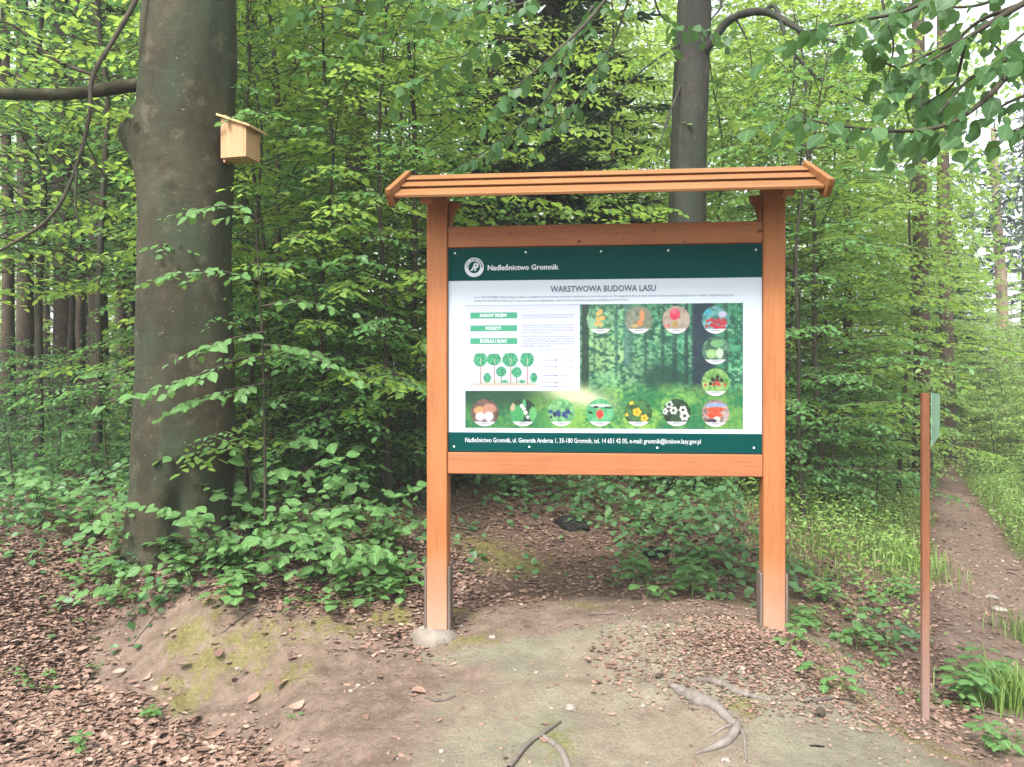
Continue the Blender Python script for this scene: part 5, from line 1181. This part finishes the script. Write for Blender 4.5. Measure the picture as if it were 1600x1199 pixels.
sow([(rnd.gauss(1080, 60), rnd.gauss(905, 22)) for _ in range(9)] + [(990, 915), (1010, 935), (1060, 925), (1085, 930)], 'small green seedling among dead leaves between the board posts', 'seedlings between the board posts')
sow([(rnd.uniform(1235, 1430), rnd.uniform(890, 1090)) for _ in range(34)], lambda px, py: ('small green seedling high on the slope ' if py < 985 else 'small green seedling low on the mound shoulder ') + ('close to the right board post' if px < 1300 else 'midway from board to signpost' if px < 1370 else 'close to the signpost'), 'seedlings between board and signpost', .75)
sow([(30, 1060), (78, 1065), (75, 1085), (40, 1080), (235, 1135), (240, 1128), (125, 1180), (455, 1125), (150, 1050)], 'tiny bright seedling alone in the brown leaf litter', 'lone seedlings in the leaf litter', .42)
sow([(1560, 1170), (1590, 1165), (1575, 1185), (1540, 1175), (1500, 1110), (1460, 1105), (1480, 1060), (1415, 1085)], 'bright seedling at the foot of the signpost and path edge', 'seedlings round the signpost foot', .6)
sow([(rnd.uniform(1500, 1600), rnd.uniform(1040, 1110)) for _ in range(12)], 'low herb at the near edge of the path grass', 'herbs at the path edge')
for k in range(4):
    if k not in used: SEED[k].location = drop(500, 900)

# ------------------------------------------------------------------ stuff: leaf litter, ground cover, grass, moss
def sample(n, x0, x1, y0, y1, dens, seed):
    rg = np.random.default_rng(seed); x = rg.uniform(x0, x1, n); y = rg.uniform(y0, y1, n); k = rg.random(n) < dens(x, y); return x[k], y[k]
TX = [(bpl, 0)]
def litter():
    rg = np.random.default_rng(70)
    def dens(x, y):
        l, mo, g, onp = zones(x, y); q = l * (1 - .75 * np.clip(mo * 1.3, 0, 1)) * (1 - .75 * g); near = 1 / (1 + np.clip(y - 5, 0, 9) * .18)
        chips = np.exp(-((x - 1.35) / .5) ** 2 - ((y - 4.05) / .38) ** 2) * .8
        return np.clip(q * near + .025 + chips, 0, 1) * np.where(np.abs(x) < y * .72 + .8, 1, .15)
    x, y = sample(135000, -7, 8, 2.6, 13, dens, 71)
    x3, y3 = sample(56000, -4.2, -.3, 2.85, 6.2, lambda a, b: dens(a, b) ** 1.3, 76); x = np.r_[x, x3]; y = np.r_[y, y3]
    x4, y4 = sample(26000, .35, 2.3, 3.55, 5.0, lambda a, b: np.clip(1.3 * np.exp(-((a - 1.35) / .55) ** 2 - ((b - 4.15) / .42) ** 2) * (.35 + 1.1 * vnoise(a * 4, b * 4, 19)), 0, 1), 78); x = np.r_[x, x4]; y = np.r_[y, y4]
    n = len(x); z = hgt(x, y) + .004 + .013 * rg.random(n) * dens(x, y)
    sz = np.where(x < -.9, rg.uniform(.018, .053, n), rg.uniform(.018, .048, n)); sz = np.where((x > .6) & (x < 2.1) & (y < 4.9), sz * .62, sz)
    nor = np.array([0, 0, 1.]) + rg.normal(0, .26, (n, 3)); nor[:, 2] = np.abs(nor[:, 2]) + .2
    dx_ = [0, .22, .52, .82, 1]; dw_ = [.02, .26, .33, .17, .01]; hv = []
    for a, q in zip(dx_, dw_): hv += [(a, -q, .4 * q * (1 - a)), (a, .02 * math.sin(a * 7), .06 * math.sin(a * 5)), (a, q, .25 * q + .12 * a * a)]
    hf = [g for i in range(4) for g in ((3*i, 3*i+3, 3*i+4, 3*i+1), (3*i+1, 3*i+4, 3*i+5, 3*i+2))]
    tv = np.array([(0,0,0),(.3,-.34,.10),(.7,-.28,.02),(1,0,.12),(.7,.26,.12),(.3,.32,-.02)], float)
    nr = (x < -.4) & (y < 5.6); jd = jit(n, 1, rg) * [1, 1, .15]; P = np.stack([x, y, z], 1)
    v, f, t = scatter(P[nr], jd[nr], nor[nr], sz[nr] * rg.uniform(.8, 1.15, nr.sum()), (np.array(hv), np.array(hf)), 1, rg)
    v2, f2, t2 = scatter(P[~nr], jd[~nr], nor[~nr], sz[~nr], (tv, LOW[1]), .9, rg)
    link('leaf_litter', mesh_np('leaf_litter', np.r_[v, v2], np.r_[f, f2 + len(v)], M['dead_leaf'], tint=np.r_[t, t2]), kind='stuff')
    k = rg.choice(np.where(~((x > .2) & (x < 2.5) & (y < 5.1)))[0], 2200, replace=False); m_ = len(k)
    v, f, t = scatter(np.stack([x, y, z + .008], 1)[k], jit(m_, 1, rg) * [1, 1, .12], np.array([0, 0, 1.]) + jit(m_, .3, rg), rg.uniform(.03, .15, m_), tmpl_low(.016), 1, rg)
    link('litter_twigs', mesh_np('litter_twigs', v, f, M['stick']), kind='stuff')
    # crumbs of bark and soil on the bare mound
    x, y = sample(34000, -2.6, 2.6, 2.7, 5.2, lambda a, c: .25 + .5 * vnoise(a * 3, c * 3, 8), 72); n = len(x)
    v, f, t = scatter(np.stack([x, y, hgt(x, y) + .002], 1), jit(n, 1, rg) * [1, 1, .2], np.array([0, 0, 1.]) + rg.normal(0, .5, (n, 3)), rg.uniform(.003, .006, n) + .014 * rg.random(n) ** 5, (tv, LOW[1]), .8, rg)
    link('soil_crumbs', mesh_np('soil_crumbs', v, f, M['dead_leaf'], tint=t), kind='stuff')
litter()
# the largest single dead leaves, nearest the viewer
xs = [0, .12, .3, .5, .7, .88, 1]; ws = [.02, .5, .95, 1, .8, .4, .02]
dv = []
for a, q in zip(xs, ws): dv += [(a, -.3 * q, .18 * q * (1 - a * .5) * .5), (a, 0, .02 * math.sin(a * 6)), (a, .3 * q, .10 * q)]
DEAD = [mesh_np('fallen_leaf', np.array(dv) * [1, 1, k] + np.array([(0, 0, c * (p[0] - .5) ** 2) for p in dv]), HIGH[1], M['dead_leaf'], smooth=True, tint=np.full(len(dv), .1)) for k, c in ((1, .3), (-.8, .5), (1.6, -.2))]
def lone_leaf(px, py, s, label, group):
    p = drop(px, py); o = link('fallen_leaf', DEAD[rnd.randrange(3)], loc=(p.x, p.y, p.z + .014)); o.scale = (s, s, s)
    o.rotation_euler = (rnd.uniform(-.35, .35), rnd.uniform(-.35, .35), rnd.uniform(0, 6.28)); tag(o, label, 'dead leaf', group)
for _ in range(190):
    a, c = rnd.uniform(0, 400), rnd.uniform(985, 1198)
    if a < 150 + (c - 985) * 1.15: lone_leaf(a, c, rnd.uniform(.05, .085), 'dry brown leaf in the deep leaf litter below the bank', 'dry leaves in the litter below the bank')
for a, c in [(328, 1017), (298, 1042), (442, 1068), (405, 1090), (300, 1030), (340, 1022), (178, 1030), (475, 1105), (520, 1010), (640, 1085), (430, 1145)]: lone_leaf(a, c, .09, 'pale dead leaf lying alone on the bare mossy bank', 'single dead leaves on the bare bank')

def cover():
    rg = np.random.default_rng(80)
    def dens(x, y):
        n = fbm(x * .9 + 7, y * .9 + 7, 90, 3)
        a = sstep(-.35, .3, (x - .25) * .9 - (7.1 - y) * .55 + (n - .5) * 1.5) * sstep(5.4, 6.4, y + .4 * x) * (1 - sstep(2.6, 3.2, x - (y - 6) * .35))
        b2 = sstep(-.5, .4, -x - 2.55 + (n - .5) * 1.4) * sstep(5.7, 6.6, y + (n - .5)) * .9
        c = sstep(1.75, 2.2, x + (n - .5) * .6) * sstep(4.9, 5.6, y) * .8
        d = sstep(-.2, .2, (n - .45)) * sstep(-3.3, -2.8, x) * (1 - sstep(-1.0, -.5, x)) * sstep(4.95, 5.3, y + (n - .5) * .6) * .55
        e = sstep(7.5, 8.8, y + (n - .5) * 2) * .9
        g = np.exp(-((x - (-1.2)) / .9) ** 2 - ((y - 6.3) / .7) ** 2) * .5
        pd = path_d(x, y); onp = 1 - sstep(-.05, .3, pd - path_w(y))
        patch = sstep(.33, .5, fbm(x * 2.6, y * 2.6, 95, 3))
        return np.clip(np.maximum.reduce([a, b2, c, d, e, g]), 0, 1) * (1 - onp) * (.2 + .8 * patch) * np.where(np.abs(x) < y * .72 + .8, 1, .1)
    x, y = sample(95000, -9, 10, 4.9, 15, dens, 81); n = len(x); D = dens(x, y)
    hh = (.03 + .38 * rg.random(n) * D * (.4 + .9 * vnoise(x * 2.2, y * 2.2, 83))) * np.where(y > 6, 1.1, .7)
    nor = np.array([0, -.25, 1.]) + rg.normal(0, .35, (n, 3))
    size = rg.uniform(.04, .095, n)
    br = (x > 2.0) & (y > 5.2)
    for nm, k, mt in (('ground_cover', ~br, 'cover_leaf'), ('path_undergrowth', br, 'herb_leaf')):
        m = k.sum(); dd = jit(m, 1, rg) * [1, 1, .25] - [0, 0, .2]
        sz = size[k] * (1 if nm == 'ground_cover' else .55)
        v, f, t = scatter(np.stack([x, y, hgt(x, y) + hh], 1)[k], dd, nor[k], sz, LOW, 1.15 if nm == 'ground_cover' else .8, rg)
        link(nm, mesh_np(nm, v, f, M[mt], tint=t), kind='stuff')
cover()

def blades(name, x, y, hmin, hmax, w_, mat, seed, lean=.5):
    rg = np.random.default_rng(seed); n = len(x); z = hgt(x, y) - .01; h = rg.uniform(hmin, hmax, n); az = rg.uniform(0, 6.283, n); d = np.stack([np.cos(az), np.sin(az), 0 * az], 1); s = np.stack([-np.sin(az), np.cos(az), 0 * az], 1)
    b0 = np.stack([x, y, z], 1); k = lean * rg.random(n)[:, None]; hh = h[:, None]; up = np.array([0, 0, 1.])
    m_ = b0 + up * hh * .6 + d * hh * k * .3; tp = b0 + up * hh * (1 - .3 * k) + d * hh * k; ww = w_ * rg.uniform(.6, 1.3, n)[:, None]
    v = np.stack([b0 - s * ww, b0 + s * ww, m_ + s * ww * .8, m_ - s * ww * .8, tp + s * ww * .15, tp - s * ww * .15], 1).reshape(-1, 3)
    f = (np.array([(0, 1, 2, 3), (3, 2, 4, 5)])[None] + (np.arange(n) * 6)[:, None, None]).reshape(-1, 4)
    link(name, mesh_np(name, v, f, M[mat], tint=np.repeat(rg.random(n), 6)), kind='stuff')
def gdens(x, y):
    l, mo, g, onp = zones(x, y); pd = path_d(x, y); clump = sstep(.42, .6, fbm(x * 1.5, y * 1.5, 99, 3))
    pd = pd - path_w(y) + .5
    right = sstep(.5, .8, pd) * (x > np.interp(y, PATH[:, 1], PATH[:, 0])) * sstep(7, 9, y)
    left = sstep(.45, .7, pd) * (1 - sstep(1.6, 2.9, pd)) * (y > 5.8) * .9
    return np.clip(np.maximum(right, left) * (.3 + .7 * clump) * (1 - onp), 0, 1)
x, y = sample(130000, 1.8, 16, 5.6, 22, gdens, 85); blades('grass', x, y, .035, .13, .005, 'grass_blade', 86)
p = drop(1580, 1105); rg = np.random.default_rng(12); n = 520
x = np.r_[p.x + rg.normal(0, .10, n) + .02, drop(1420, 880).x + rg.normal(0, .16, 400), drop(1600, 1000).x + rg.normal(0, .1, 100)]; y = np.r_[p.y + rg.normal(0, .10, n), drop(1420, 880).y + rg.normal(0, .25, 400), drop(1600, 1000).y + rg.normal(0, .1, 100)]
blades('tall_grass', x, y, .10, .27, .0035, 'grass_blade', 87, .7)
def mdens(x, y):
    _, mo, _, _ = zones(x, y); return np.clip((mo - .25) * 1.5, 0, 1) * sstep(.36, .55, fbm(x * 5, y * 5, 44, 3))
x, y = sample(90000, -3, 3, 2.8, 7, mdens, 88); blades('moss', x, y, .006, .02, .0022, 'moss_tuft', 89, 1.2)

# ------------------------------------------------------------------ haze volume added to veil the darks and the distance
hz = NT('haze'); vol = hz.n('ShaderNodeVolumePrincipled'); vol.inputs['Color'].default_value = (.93, .96, .97, 1); vol.inputs['Density'].default_value = HAZE; vol.inputs['Anisotropy'].default_value = 0
hz.t.links.new(vol.outputs[0], hz.out.inputs['Volume'])
link('haze', MB().box(-78, 78, -73, 83, -2.5, 21).build('haze_tmp', hz.m).data, kind='stuff'); bpy.data.objects.remove(bpy.data.objects['haze_tmp'])
